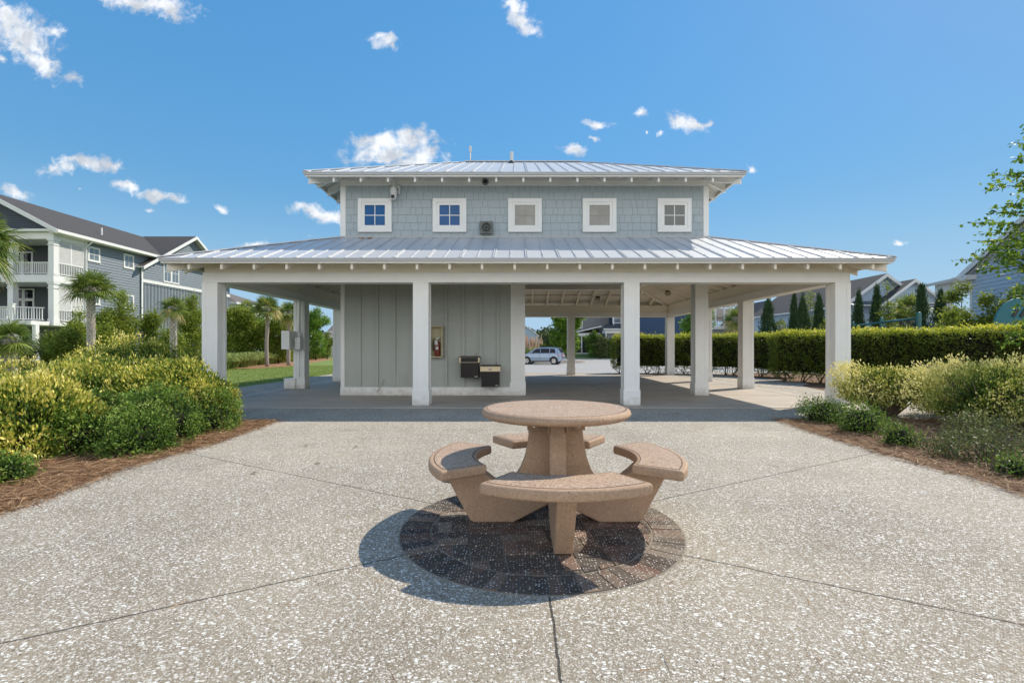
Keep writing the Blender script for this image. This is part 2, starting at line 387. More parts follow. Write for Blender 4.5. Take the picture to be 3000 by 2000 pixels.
    cur = lay(cur, math_n(nt, 'MULTIPLY', a3, .55), (.40, .36, .30), (.70, .68, .64), c3)
    cur = lay(cur, math_n(nt, 'MULTIPLY', a2, wear.outputs[0]), (.40, .35, .28), (.80, .78, .74), c2)
    cur = lay(cur, math_n(nt, 'MULTIPLY', a1, wear.outputs[0]), (.44, .39, .31), (.88, .87, .84), c1)
    # saw-cut joints radiating from the brick circle (60 degrees apart) and across the far apron
    sp = node(nt, 'ShaderNodeSeparateXYZ'); nt.links.new(pos, sp.inputs[0])
    wob = node(nt, 'ShaderNodeTexNoise'); wob.inputs['Scale'].default_value = 9.; wob.inputs['Detail'].default_value = 6; nt.links.new(pos, wob.inputs['Vector'])
    wv = math_n(nt, 'MULTIPLY_ADD', wob.outputs['Fac'], .03, -.015)
    cx = math_n(nt, 'SUBTRACT', sp.outputs[0], .16); cy = math_n(nt, 'SUBTRACT', sp.outputs[1], 3.33)
    js = None
    for a in (30, 90, 150):
        ca, sa = math.cos(R(a)), math.sin(R(a))
        d = math_n(nt, 'ABSOLUTE', math_n(nt, 'ADD', math_n(nt, 'ADD', math_n(nt, 'MULTIPLY', cx, -sa), math_n(nt, 'MULTIPLY', cy, ca)), wv))
        js = d if js is None else math_n(nt, 'MINIMUM', js, d)
    far = math_n(nt, 'ABSOLUTE', math_n(nt, 'ADD', math_n(nt, 'SUBTRACT', sp.outputs[1], 7.2), wv))
    js = math_n(nt, 'MINIMUM', js, math_n(nt, 'ADD', far, .003))
    jm = node(nt, 'ShaderNodeMapRange'); nt.links.new(js, jm.inputs[0]); jm.inputs[1].default_value = .0035; jm.inputs[2].default_value = .0075; jm.inputs[3].default_value = 1; jm.inputs[4].default_value = 0
    cur = lay(cur, math_n(nt, 'MULTIPLY', jm.outputs[0], .9), (.035, .030, .025), (.06, .05, .04), wob.outputs['Fac'])
    nt.links.new(cur, b.inputs['Base Color']); b.inputs['Roughness'].default_value = .8; b.inputs['Specular IOR Level'].default_value = .3
    h = math_n(nt, 'ADD', math_n(nt, 'MULTIPLY', a1, .5), math_n(nt, 'MULTIPLY', a2, .3))
    h = math_n(nt, 'ADD', h, math_n(nt, 'MULTIPLY', fine.outputs['Fac'], .8)); h = math_n(nt, 'SUBTRACT', h, math_n(nt, 'ADD', jm.outputs[0], math_n(nt, 'MULTIPLY', d1, .8)))
    bp = node(nt, 'ShaderNodeBump'); bp.inputs['Strength'].default_value = .8; bp.inputs['Distance'].default_value = .005
    nt.links.new(h, bp.inputs['Height']); nt.links.new(bp.outputs[0], b.inputs['Normal'])
    return m
M_tabby = tabby()
M_slab = pm('trowelled_concrete', (.43, .37, .305), .6, .12, 2.0, .2, 90, dark=(.24,.20,.165), darkscale=.8, darkamt=.6, stretch=(1, 3.2, 1))
M_asphalt = pm('weathered_asphalt', (.33, .315, .30), .85, .12, .6, .3, 40)
M_kerb = pm('kerb_concrete', (.46, .42, .36), .8, .1, 3, .3, 40)
M_mulch = pm('pine_straw_bed', (.17, .092, .050), .95, .45, 12, .9, 55, dark=(.07,.035,.02), darkscale=5, darkamt=.7)
M_mulch2 = pm('sunny_pine_straw', (.30, .16, .085), .95, .3, 12, .9, 55)
M_lawn = pm('lawn_grass', (.155, .215, .045), .9, .35, 2.2, .9, 60, dark=(.22,.23,.07), darkscale=.5, darkamt=.55)
M_soil = pm('soil_and_grass', (.085, .115, .035), .95, .35, 1.2, .6, 20)

# ---- brick
def brickmat():
    m = bpy.data.materials.new('worn_clay_brick'); m.use_nodes = True; nt = m.node_tree
    b = nt.nodes['Principled BSDF']; g = node(nt, 'ShaderNodeNewGeometry'); pos = g.outputs['Position']
    at = node(nt, 'ShaderNodeAttribute', attribute_name='rnd')
    rp = node(nt, 'ShaderNodeValToRGB'); nt.links.new(at.outputs['Fac'], rp.inputs[0]); e = rp.color_ramp.elements
    for c in range(2): e.new(.5)
    for i, (p, c) in enumerate([(0, (.070,.060,.054)), (.4, (.110,.084,.068)), (.75, (.175,.108,.082)), (1, (.21,.175,.14))]): e[i].position = p; e[i].color = (*c, 1)
    n1 = node(nt, 'ShaderNodeTexNoise'); n1.inputs['Scale'].default_value = 14; n1.inputs['Detail'].default_value = 8; n1.inputs['Roughness'].default_value = .7; nt.links.new(pos, n1.inputs['Vector'])
    f = math_n(nt, 'MULTIPLY_ADD', n1.outputs['Fac'], 1.0, .5)
    vm = node(nt, 'ShaderNodeVectorMath', operation='SCALE'); nt.links.new(rp.outputs[0], vm.inputs[0]); nt.links.new(f, vm.inputs['Scale'])
    # lichen / cement haze blotches; right side paler, sunlight put into the colour
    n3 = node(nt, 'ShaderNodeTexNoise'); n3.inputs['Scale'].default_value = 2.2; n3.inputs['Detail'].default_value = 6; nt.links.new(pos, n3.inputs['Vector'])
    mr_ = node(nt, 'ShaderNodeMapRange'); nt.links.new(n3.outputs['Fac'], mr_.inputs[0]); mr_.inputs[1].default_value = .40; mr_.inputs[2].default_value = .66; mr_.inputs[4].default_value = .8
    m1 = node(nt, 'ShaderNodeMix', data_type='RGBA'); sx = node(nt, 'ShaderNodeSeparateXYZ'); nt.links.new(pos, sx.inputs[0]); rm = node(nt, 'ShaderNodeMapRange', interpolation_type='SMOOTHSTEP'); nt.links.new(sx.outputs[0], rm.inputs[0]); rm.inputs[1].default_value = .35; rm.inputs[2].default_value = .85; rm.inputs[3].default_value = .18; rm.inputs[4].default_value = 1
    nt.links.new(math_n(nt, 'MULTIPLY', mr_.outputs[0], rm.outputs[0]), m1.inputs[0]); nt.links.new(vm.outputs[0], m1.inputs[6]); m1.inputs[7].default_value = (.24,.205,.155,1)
    v = node(nt, 'ShaderNodeTexVoronoi', voronoi_dimensions='2D'); v.inputs['Scale'].default_value = 60; 
    mp = node(nt, 'ShaderNodeMapping'); mp.inputs['Scale'].default_value = (1, 1.5, 1); nt.links.new(pos, mp.inputs[0]); nt.links.new(mp.outputs[0], v.inputs['Vector'])
    sp = node(nt, 'ShaderNodeSeparateColor'); nt.links.new(v.outputs['Color'], sp.inputs[0])
    mk = math_n(nt, 'MULTIPLY', math_n(nt, 'GREATER_THAN', sp.outputs[0], .66), math_n(nt, 'LESS_THAN', v.outputs['Distance'], math_n(nt, 'MULTIPLY_ADD', sp.outputs[1], .2, .1)))
    m2 = node(nt, 'ShaderNodeMix', data_type='RGBA'); nt.links.new(mk, m2.inputs[0]); nt.links.new(m1.outputs[2], m2.inputs[6]); m2.inputs[7].default_value = (.72,.70,.66,1)
    nt.links.new(m2.outputs[2], b.inputs['Base Color']); b.inputs['Roughness'].default_value = .95; b.inputs['Specular IOR Level'].default_value = .1
    n2 = node(nt, 'ShaderNodeTexNoise'); n2.inputs['Scale'].default_value = 120; n2.inputs['Detail'].default_value = 4; nt.links.new(pos, n2.inputs['Vector'])
    bp = node(nt, 'ShaderNodeBump'); bp.inputs['Strength'].default_value = .6; bp.inputs['Distance'].default_value = .004; nt.links.new(n2.outputs['Fac'], bp.inputs['Height']); nt.links.new(bp.outputs[0], b.inputs['Normal'])
    return m
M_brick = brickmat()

def aggregate(name, base, hi, lo, polished):
    m = bpy.data.materials.new(name); m.use_nodes = True; nt = m.node_tree
    b = nt.nodes['Principled BSDF']; t = node(nt, 'ShaderNodeTexCoord'); pos = t.outputs['Object']
    n1 = node(nt, 'ShaderNodeTexNoise'); n1.inputs['Scale'].default_value = 4; n1.inputs['Detail'].default_value = 7; n1.inputs['Roughness'].default_value = .7; nt.links.new(pos, n1.inputs['Vector'])
    f = math_n(nt, 'MULTIPLY_ADD', n1.outputs['Fac'], .9, .55)
    vm = node(nt, 'ShaderNodeVectorMath', operation='SCALE'); vm.inputs[0].default_value = base; nt.links.new(f, vm.inputs['Scale'])
    v = node(nt, 'ShaderNodeTexVoronoi'); v.inputs['Scale'].default_value = 150 if polished else 150; nt.links.new(pos, v.inputs['Vector'])
    sp = node(nt, 'ShaderNodeSeparateColor'); nt.links.new(v.outputs['Color'], sp.inputs[0])
    rp = node(nt, 'ShaderNodeValToRGB'); rp.color_ramp.interpolation = 'CONSTANT'; nt.links.new(sp.outputs[0], rp.inputs[0]); e = rp.color_ramp.elements
    e.new(.5); e.new(.7)
    for i, (p, c) in enumerate([(0, lo), (.16, base), (.62, tuple(x*1.15 for x in base)), (.84, hi)]): e[i].position = p; e[i].color = (*c, 1)
    mx_ = node(nt, 'ShaderNodeMix', data_type='RGBA'); mx_.inputs[0].default_value = .62 if polished else .3
    nt.links.new(vm.outputs[0], mx_.inputs[6]); nt.links.new(rp.outputs[0], mx_.inputs[7])
    # pits
    v2 = node(nt, 'ShaderNodeTexVoronoi'); v2.inputs['Scale'].default_value = 42; nt.links.new(pos, v2.inputs['Vector'])
    s2 = node(nt, 'ShaderNodeSeparateColor'); nt.links.new(v2.outputs['Color'], s2.inputs[0])
    pit = math_n(nt, 'MULTIPLY', math_n(nt, 'GREATER_THAN', s2.outputs[0], .72), math_n(nt, 'LESS_THAN', v2.outputs['Distance'], .13 if not polished else .02))
    m2 = node(nt, 'ShaderNodeMix', data_type='RGBA'); nt.links.new(pit, m2.inputs[0]); nt.links.new(mx_.outputs[2], m2.inputs[6]); m2.inputs[7].default_value = (.06,.045,.035,1)
    nt.links.new(m2.outputs[2], b.inputs['Base Color']); b.inputs['Roughness'].default_value = .5 if polished else .75; b.inputs['Specular IOR Level'].default_value = .35
    n2 = node(nt, 'ShaderNodeTexNoise'); n2.inputs['Scale'].default_value = 180; n2.inputs['Detail'].default_value = 3; nt.links.new(pos, n2.inputs['Vector'])
    hh = math_n(nt, 'SUBTRACT', n2.outputs['Fac'], pit)
    bp = node(nt, 'ShaderNodeBump'); bp.inputs['Strength'].default_value = .5; bp.inputs['Distance'].default_value = .003; nt.links.new(hh, bp.inputs['Height']); nt.links.new(bp.outputs[0], b.inputs['Normal'])
    return m
M_agg = aggregate('cast_aggregate_sides', (.385, .255, .165), (.58,.44,.32), (.22,.135,.085), False)
M_aggtop = aggregate('polished_aggregate_top', (.41, .285, .20), (.68,.55,.44), (.14,.095,.07), True)
M_groove = pm('groove', (.09, .06, .045), .8, .1)

# ------------------------------------------------------------------ terrain
def sst(a, b, x):
    t = min(1, max(0, (x-a)/(b-a))); return t*t*(3-2*t)
def H(x, y):
    z = -.03
    z -= .39 * sst(23.9, 30, y) * sst(-10.5, -6, x)
    z += .70 * sst(66.5, 74, y) * sst(-12, -2, x)
    return z
xs = [-1500, -600, -250, -120] + list(range(-60, 81, 1)) + [120, 250, 600, 1500]
ys = [-400, -100, -30] + list(range(-10, 111, 1)) + [150, 250, 600, 2500]
def grid_sheet(name, xs, ys, dz, mat, keep=None):
    mb = MB(); idx = {}
    for i in range(len(xs)-1):
        for j in range(len(ys)-1):
            xc, yc = (xs[i]+xs[i+1])/2, (ys[j]+ys[j+1])/2
            if keep and not keep(xc, yc): continue
            q = []
            for (a, b) in ((i, j), (i+1, j), (i+1, j+1), (i, j+1)):
                if (a, b) not in idx: idx[(a, b)] = len(mb.v); mb.v.append((xs[a], ys[b], H(xs[a], ys[b])+dz))
                q.append(idx[(a, b)])
            mb.f.append(tuple(q)); mb.m.append(0)
    return mb.build(name, mat, smooth=True)
tag(grid_sheet('ground', xs, ys, 0, M_soil), kind='structure')

def flat(name, pts, z, mat, thick=.08, kind='structure'):
    mb = MB(); mb.prism([(p[0], p[1]) for p in pts], 'z', z-thick, z)
    o = mb.build(name, mat); return tag(o, kind=kind)

# mulch beds, tabby patio, slab, paths
def curve(pts, n=6):
    out = []
    P_ = [Vector((p[0], p[1])) for p in pts]
    for i in range(len(P_)-1):
        p0 = P_[max(0, i-1)]; p1 = P_[i]; p2 = P_[i+1]; p3 = P_[min(len(P_)-1, i+2)]
        for k in range(n):
            t = k/n; out.append(tuple(.5*((2*p1)+(p2-p0)*t+(2*p0-5*p1+4*p2-p3)*t*t+(3*p1-p0-3*p2+p3)*t**3)))
    out.append(tuple(P_[-1])); return out
left_edge = curve([(-4.05, 8.16), (-3.95, 6.8), (-3.92, 5.9), (-4.0, 5.0), (-3.9, 4.17), (-3.84, 3.6), (-3.7, 2), (-3.6, -3)], 8)
right_edge = curve([(4.42, 8.1), (4.28, 6.8), (4.25, 5.72), (4.25, 4.98), (4.30, 4.49), (4.24, 4.06), (4.2, 2), (4.1, -3)], 8)
patio = left_edge[::-1] + [(-8.6, 8.16), (-8.62, 12), (-8.6, 14.7), (-8.62, 24.0), (12.0, 24.0)] + curve([(9.0, 22.4), (9.9, 19.2), (10.1, 16.9), (9.2, 15.6), (8.7, 13.3), (8.9, 11.6), (10.0, 10.7), (13, 10.4)], 6) + [(13, 8.8), (8.5, 8.5)] + right_edge
patio = [p for i, p in enumerate(patio) if i == 0 or (Vector(p)-Vector(patio[i-1])).length > 1e-4]
flat('patio', patio, 0.0, M_tabby)
mb = MB(); slabpts = [(-7.12, 9.84), (7.38, 9.84), (7.38, 22.4), (-7.12, 22.4)]
mb.prism(slabpts, 'z', -.06, .012)
tag(mb.build('porch_slab', M_slab, bevel=.006), kind='structure')
mb = MB()
for (x0, x1, y0, y1) in ((-7.1, 7.36, 12.31, 12.32), (-7.1, 7.36, 16.1, 16.11), (-7.1, 7.36, 19.8, 19.81), (2.4, 2.41, 12.33, 22.38), (7.0, 7.01, 9.86, 22.38), (-6.6, -6.59, 9.86, 22.38)):
    mb.box(x0, x1, y0, y1, .0125, .0145)
mb.beam((-1.2, 9.86, .0145), (.22, 12.3, .0145), .008, .002); mb.beam((2.6, 12.3, .0145), (4.9, 9.86, .0145), .008, .002)
tag(mb.build('slab_joint', M_groove), kind='structure')
flat('mulch_bed', [(-3.5, -3), (-3.5, 8.155), (-8.59, 8.155), (-30, 8.155), (-30, -3)], -.006, M_mulch)
flat('mulch_bed', [(4.0, -3), (4.0, 8.7), (13, 8.79), (26, 8.79), (26, -3)], -.006, M_mulch)
flat('mulch_bed', [(8.2, 10.5), (24, 10.5), (24, 23.9), (3.8, 23.9), (3.8, 22.5), (7.7, 22.5), (8.2, 14)], -.008, M_mulch)
tag(grid_sheet('lawn', list(range(-60, -8, 2))+[-8.4], list(range(8, 61, 2)), .016, M_lawn), kind='structure')
tag(grid_sheet('lawn', list(range(-10, 61, 2)), list(range(68, 101, 1)), .012, M_lawn), kind='structure')
tag(grid_sheet('parking_lot', list(range(-8, 34, 1)), list(range(24, 69, 1)), .02, M_asphalt), kind='structure')
mb = MB(); mb.box(-9, 12, 23.75, 24.02, -.3, .006); mb.box(-9, 4.6, 24.02, 24.2, -.3, -.10)
tag(mb.build('kerb', M_kerb, bevel=.01), kind='structure')
flat('mulch_bed', [(-15.6, 28.3), (-15.0, 31.5), (-16.5, 38), (-18.5, 46), (-21, 56), (-24, 56), (-19, 38), (-17.8, 28.5)], .03, M_mulch2, .2)
# parking island with kerb
mb = MB(); isl = [(4.2+ (3.9 if abs(a) < 90 else 1.2)*0 + 3.6*math.cos(R(a)), 54+2.4*math.sin(R(a))) for a in range(0, 360, 12)]
mb.prism(isl, 'z', -.45, -.27); tag(mb.build('kerb', M_kerb, bevel=.03), kind='structure')
mb = MB(); mb.prism([(4.2+3.4*math.cos(R(a)), 54+2.2*math.sin(R(a))) for a in range(0, 360, 12)], 'z', -.45, -.262); tag(mb.build('island_bed', M_mulch), kind='structure')
mb = MB(); mb.box(-8, 34, 67.6, 68.0, -.6, -.26); tag(mb.build('kerb', M_kerb, bevel=.02), kind='structure')

# ------------------------------------------------------------------ foliage machinery (numpy)
def unit(a): return a/np.maximum(np.linalg.norm(a, axis=-1, keepdims=True), 1e-9)
def leaf_mesh(name, c, t, nrm, L, Wd, mats, parent=None, rnd=None, off=None, fold=.25):
    """c centres, t tip directions, nrm normals; one folded rhombus (2 tris sharing the midrib) per leaf"""
    n = len(c); t = unit(t); s = unit(np.cross(t, nrm)); nn_ = np.cross(s, t)
    L = np.broadcast_to(np.asarray(L, float), (n,))[:, None]; Wd = np.broadcast_to(np.asarray(Wd, float), (n,))[:, None]
    v = np.empty((n, 4, 3))
    v[:, 0] = c - t*L*.5; v[:, 2] = c + t*L*.5
    v[:, 1] = c + s*Wd*.5 + nn_*Wd*fold*.5; v[:, 3] = c - s*Wd*.5 + nn_*Wd*fold*.5
    if off is None: off = wloc(parent) if parent is not None else Vector((0, 0, 0))
    v = (v - np.array(off)).reshape(-1, 3).astype(np.float32)
    me = bpy.data.meshes.new(name)
    me.vertices.add(4*n); me.vertices.foreach_set('co', v.ravel())
    base = np.arange(n)*4
    li = np.stack([base, base+1, base+2, base, base+2, base+3], 1).ravel().astype(np.int32)
    me.loops.add(6*n); me.loops.foreach_set('vertex_index', li)
    me.polygons.add(2*n); me.polygons.foreach_set('loop_start', (np.arange(2*n)*3).astype(np.int32)); me.polygons.foreach_set('loop_total', np.full(2*n, 3, np.int32))
    me.update(calc_edges=True)
    if rnd is None: rnd = rng.random(n)
    at = me.attributes.new('rnd', 'FLOAT', 'POINT'); at.data.foreach_set('value', np.repeat(rnd, 4).astype(np.float32))
    me.materials.append(mats)
    o = bpy.data.objects.new(name, me); C.objects.link(o)
    if parent is not None: o.parent = parent
    return o

def blob_pts(cen, rad, n, lo=.72, seed=0, zmin=-.6, lump=.18):
    r_ = np.random.default_rng(seed)
    d = unit(r_.normal(size=(int(n*1.6)+8, 3))); d = d[d[:, 2] > zmin][:n]
    ph = r_.random((6, 3))*6; k = r_.normal(size=(6, 3))*3.2
    f = 1 + lump*np.sum(np.sin(d@k.T + ph[:, 0]), axis=1)/2.4
    rr = f*(lo + (1-lo)*r_.random(len(d))**.5)
    return np.array(cen) + d*rr[:, None]*np.array(rad), d

def cluster_leaves(pc, dc, per, spread, L, seed=1, up=.5, jitter=.7):
    r_ = np.random.default_rng(seed)
    n = len(pc)*per
    c = np.repeat(pc, per, 0) + r_.normal(size=(n, 3))*spread
    d = np.repeat(dc, per, 0)
    t = unit(d*.6 + r_.normal(size=(n, 3))*jitter + np.array([0, 0, up]))
    nr = unit(r_.normal(size=(n, 3))*.8 + np.array([0, 0, .8]) + d*.5)
    return c, t, nr

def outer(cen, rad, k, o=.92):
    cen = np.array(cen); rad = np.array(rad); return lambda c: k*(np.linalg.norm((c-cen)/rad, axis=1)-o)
def bush(name, cen, rad, n, mat, label, cat, group=None, leaf=(.05, .025), per=9, spread=.05, seed=0, lo=.7, core=.72, twigs=14, lump=.18, up=.5, zmin=-.55, rb=None, part='foliage', jit=.7):
    cen = Vector(cen); g = H(cen.x, cen.y)
    root = thing(name, (cen.x, cen.y, g), label, cat, group)
    pc, dc = blob_pts(cen, rad, n//per, lo, seed, zmin, lump)
    pc[:, 2] = np.maximum(pc[:, 2], g+.03)
    c, t, nr = cluster_leaves(pc, dc, per, spread, leaf[0], seed+50, up, jit)
    c[:, 2] = np.maximum(c[:, 2], g+.01)
    r_ = np.random.default_rng(seed+9)
    m = len(c); clu = np.repeat(r_.random(len(pc)), per)[:m]
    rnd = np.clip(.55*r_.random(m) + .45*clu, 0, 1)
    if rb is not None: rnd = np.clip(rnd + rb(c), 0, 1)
    s = .7 + .6*r_.random(m)
    leaf_mesh(part, c, t, nr, leaf[0]*s, leaf[1]*s, mat, root, rnd)
    mb = MB()
    if twigs:
        for k in range(twigs):
            a = r_.random()*6.28; rr = .35+.55*r_.random()
            p1 = (cen.x+rad[0]*rr*math.cos(a), cen.y+rad[1]*rr*math.sin(a), cen.z+rad[2]*(.1+.6*r_.random()))
            p0 = (cen.x+.1*math.cos(a), cen.y+.1*math.sin(a), g)
            pm_ = ((p0[0]+p1[0])/2+.05*r_.normal(), (p0[1]+p1[1])/2, (p0[2]+p1[2])/2-.04)
            mb.tube([p0, pm_, p1], [.018, .012, .005], 5, 0, False)
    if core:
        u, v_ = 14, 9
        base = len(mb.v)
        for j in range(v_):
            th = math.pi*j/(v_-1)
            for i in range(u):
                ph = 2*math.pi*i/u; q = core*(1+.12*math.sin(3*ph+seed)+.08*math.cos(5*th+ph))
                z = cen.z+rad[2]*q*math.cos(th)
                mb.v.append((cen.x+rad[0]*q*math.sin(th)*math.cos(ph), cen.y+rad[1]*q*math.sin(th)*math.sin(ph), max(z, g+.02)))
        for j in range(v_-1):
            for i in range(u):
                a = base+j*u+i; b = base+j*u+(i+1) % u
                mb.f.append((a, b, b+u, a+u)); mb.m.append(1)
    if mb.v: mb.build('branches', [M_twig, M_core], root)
    return root

def tree(name, base, height, blobs, n, mat, label, cat='tree', group=None, leaf=(.12, .07), per=10, spread=.16, seed=0, trunk_r=.12, up=.1, bark=None, lo=.45):
    """tapered trunk, limbs to each leaf mass, leafy crown with gaps"""
    base = Vector(base); root = thing(name, base, label, cat, group); r_ = np.random.default_rng(seed)
    mb = MB(); top = Vector((base.x, base.y, base.z+height*.62))
    mb.tube([base-Vector((0,0,.1)), base+Vector((.04*height*.2, 0, height*.3)), top], [trunk_r, trunk_r*.72, trunk_r*.4], 10)
    cs, ts, ns, rs = [], [], [], []
    tot = sum(b[1][0]*b[1][1]*b[1][2] for b in blobs)**1
    wsum = sum((b[1][0]*b[1][2]) for b in blobs)
    for i, (bc, br) in enumerate(blobs):
        bc = Vector(bc); f = .25+.5*r_.random()
        st = base.lerp(top, min(1, max(.25, (bc.z-base.z)/height*.75)))
        mid = st.lerp(bc, .55)+Vector((0, 0, .08*height*.3))
        mb.tube([st, mid, bc], [trunk_r*.4, trunk_r*.24, trunk_r*.08], 6, 0, False)
        nb = max(6, int(n/per*br[0]*br[2]/wsum))
        pc, dc = blob_pts(bc, br, nb, lo, seed*31+i, -.95, .22)
        c, t, nr = cluster_leaves(pc, dc, per, spread, leaf[0], seed*17+i, up)
        cs.append(c); ts.append(t); ns.append(nr)
        clu = np.repeat(r_.random(len(pc)), per); rs.append(np.clip(.5*r_.random(len(c))+.4*clu+.1*r_.random(), 0, 1))
    mb.build('trunk', bark or M_bark, root, smooth=True)
    c = np.concatenate(cs); rn = np.concatenate(rs); s = .65+.7*r_.random(len(c))
    leaf_mesh('crown', c, np.concatenate(ts), np.concatenate(ns), leaf[0]*s, leaf[1]*s, mat, root, rn)
    return root

def rblobs(cen, rad, k, br, seed):
    r_ = np.random.default_rng(seed); out = []
    for i in range(k):
        d = unit(r_.normal(size=3)); q = r_.random()**.4*.78
        s = br*(.7+.6*r_.random())
        out.append(((cen[0]+d[0]*rad[0]*q, cen[1]+d[1]*rad[1]*q, cen[2]+d[2]*rad[2]*q), (s, s, s*.8)))
    return out

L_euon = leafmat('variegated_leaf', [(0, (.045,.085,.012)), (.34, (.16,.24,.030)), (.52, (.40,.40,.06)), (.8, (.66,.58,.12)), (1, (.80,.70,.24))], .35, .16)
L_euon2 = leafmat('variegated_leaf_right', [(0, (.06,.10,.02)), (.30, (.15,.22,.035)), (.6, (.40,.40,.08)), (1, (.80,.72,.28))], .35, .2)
L_green = leafmat('glossy_green_leaf', [(0, (.020,.045,.012)), (.4, (.065,.125,.022)), (.8, (.17,.28,.040)), (1, (.34,.40,.10))], .42, .25, .35)
L_dull = leafmat('dull_green_leaf', [(0, (.06,.055,.03)), (.5, (.10,.13,.04)), (1, (.24,.26,.10))], .4, .2)
L_hedge = leafmat('hedge_leaf', [(0, (.06,.085,.015)), (.4, (.15,.20,.028)), (.62, (.25,.31,.035)), (.85, (.54,.54,.06)), (1, (.70,.52,.06))], .35, .40, .5)
L_myrtle = leafmat('wax_myrtle_leaf', [(0, (.065,.10,.015)), (.5, (.18,.24,.03)), (1, (.40,.43,.06))], .5, .35)
L_tree = leafmat('street_tree_leaf', [(0, (.045,.10,.015)), (.5, (.11,.22,.022)), (1, (.30,.42,.045))], .45, .35)
L_light = leafmat('light_green_leaf', [(0, (.07,.11,.018)), (.5, (.15,.21,.03)), (.9, (.28,.31,.06)), (1, (.30,.16,.06))], .45, .35)
L_jun = leafmat('juniper_needles', [(0, (.02,.045,.018)), (.5, (.045,.09,.03)), (1, (.10,.16,.05))], .6, .1)
L_palm = leafmat('palm_frond', [(0, (.07,.12,.022)), (.5, (.17,.23,.04)), (.85, (.36,.38,.10)), (1, (.50,.36,.16))], .4, .2)
L_grass = leafmat('ornamental_grass_blade', [(0, (.16,.10,.045)), (.2, (.24,.19,.08)), (.35, (.17,.25,.06)), (1, (.36,.44,.13))], .55, .25)
L_plume = leafmat('plume', [(0, (.42,.28,.18)), (1, (.62,.48,.36))], .8, .3)
L_far = leafmat('far_woodland_leaf', [(0, (.035,.055,.025)), (.5, (.06,.085,.035)), (1, (.11,.14,.05))], .7, .15)
L_straw = leafmat('pine_needle', [(0, (.13,.06,.025)), (.5, (.29,.165,.085)), (1, (.54,.37,.21))], .6, .1)
L_turf = leafmat('turf_blade', [(0, (.08,.13,.02)), (.6, (.17,.25,.04)), (1, (.34,.36,.11))], .6, .3)

exec_later = []
# ================================================================== PAVILION
X0, X1, Y0, Y1 = -6.67, 7.06, 10.25, 22.05
BX0, BX1, BY0, BY1 = -4.50, 4.88, 12.37, 19.90
EO = .54; ZE = 3.03; ZW = 4.04; ZB = 2.606; ZB2 = 2.816
pav = thing('pavilion', ((X0+X1)/2, (Y0+Y1)/2, 0), 'sage green and white open picnic pavilion with two tiered metal hip roofs and clerestory windows', 'pavilion')

def ring(mb, cx, cz, hw, hh, w, y0, y1, mi=0):
    mb.box(cx-hw, cx+hw, y0, y1, cz+hh-w, cz+hh, mi); mb.box(cx-hw, cx+hw, y0, y1, cz-hh, cz-hh+w, mi)
    mb.box(cx-hw, cx-hw+w, y0, y1, cz-hh+w, cz+hh-w, mi); mb.box(cx+hw-w, cx+hw, y0, y1, cz-hh+w, cz+hh-w, mi)

def roof_side(part, A, B, Cc, D, under, phase=.0, raf=.66, tail_only=False, rname='rafter', purl=(.38, .88, 1.38, 1.88, 2.38), rph=0.):
    A, B, Cc, D = map(Vector, (A, B, Cc, D)); L = (B-A).length; e = (B-A)/L
    n = Vector((-e.y, e.x, 0)); a = (Cc-A).dot(e); b = (Cc-A).dot(n); c = (B-D).dot(e)
    if b < 0: n = -n; b = -b
    sl = (Cc.z-A.z)/b
    dm = lambda s: max(0, min(b, s*b/max(a, 1e-6), (L-s)*b/max(c, 1e-6)))
    pt = lambda s, d, dz=0: A + e*s + n*d + Vector((0, 0, sl*d+dz))
    tri = (Cc-D).length < 1e-4
    pts = [A, B, D] + ([] if tri else [Cc]); low = [p-Vector((0, 0, .018)) for p in pts]
    part.poly(pts, 0); part.poly(low[::-1], 1); part.quad(A, B, low[1], low[0], 0)
    s = phase; i = 0
    while s < L-.05:
        d = dm(s)
        if d > .12:
            if i % 2 == 0:
                for o in (-.020, .020): part.beam(pt(s+o, -.006, .022), pt(s+o, d-.03, .022), .014, .022)
                part.beam(pt(s, -.006, .010), pt(s, d-.03, .010), .04, .012)
            else: part.beam(pt(s, -.006, .016), pt(s, d-.03, .016), .014, .022)
            k = .2
            while k < d-.1:                     # screw heads
                q = pt(s, k, .022); part.box(q.x-.008, q.x+.008, q.y-.008, q.y+.008, q.z, q.z+.010, 2); k += .62
        s += .331; i += 1
    if under is None: return
    pl = MB()
    for d in purl:
        if d < b: pl.beam(pt(d*a/b+.02, d, -.020), pt(L-d*c/b-.02, d, -.020), .09, .035)
    pl.build('purlins', M_soffit, under)
    s = rph if rph else raf*.5
    while s < L-.1:
        d = dm(s)
        if d > .2:
            r_ = MB(); r_.beam(pt(s, .10, -.057), pt(s, (min(d, .75) if tail_only else d)-.04, -.057), .048, .20)
            r_.build(rname, M_white if tail_only else M_soffit, under, bevel=.002)
        s += raf

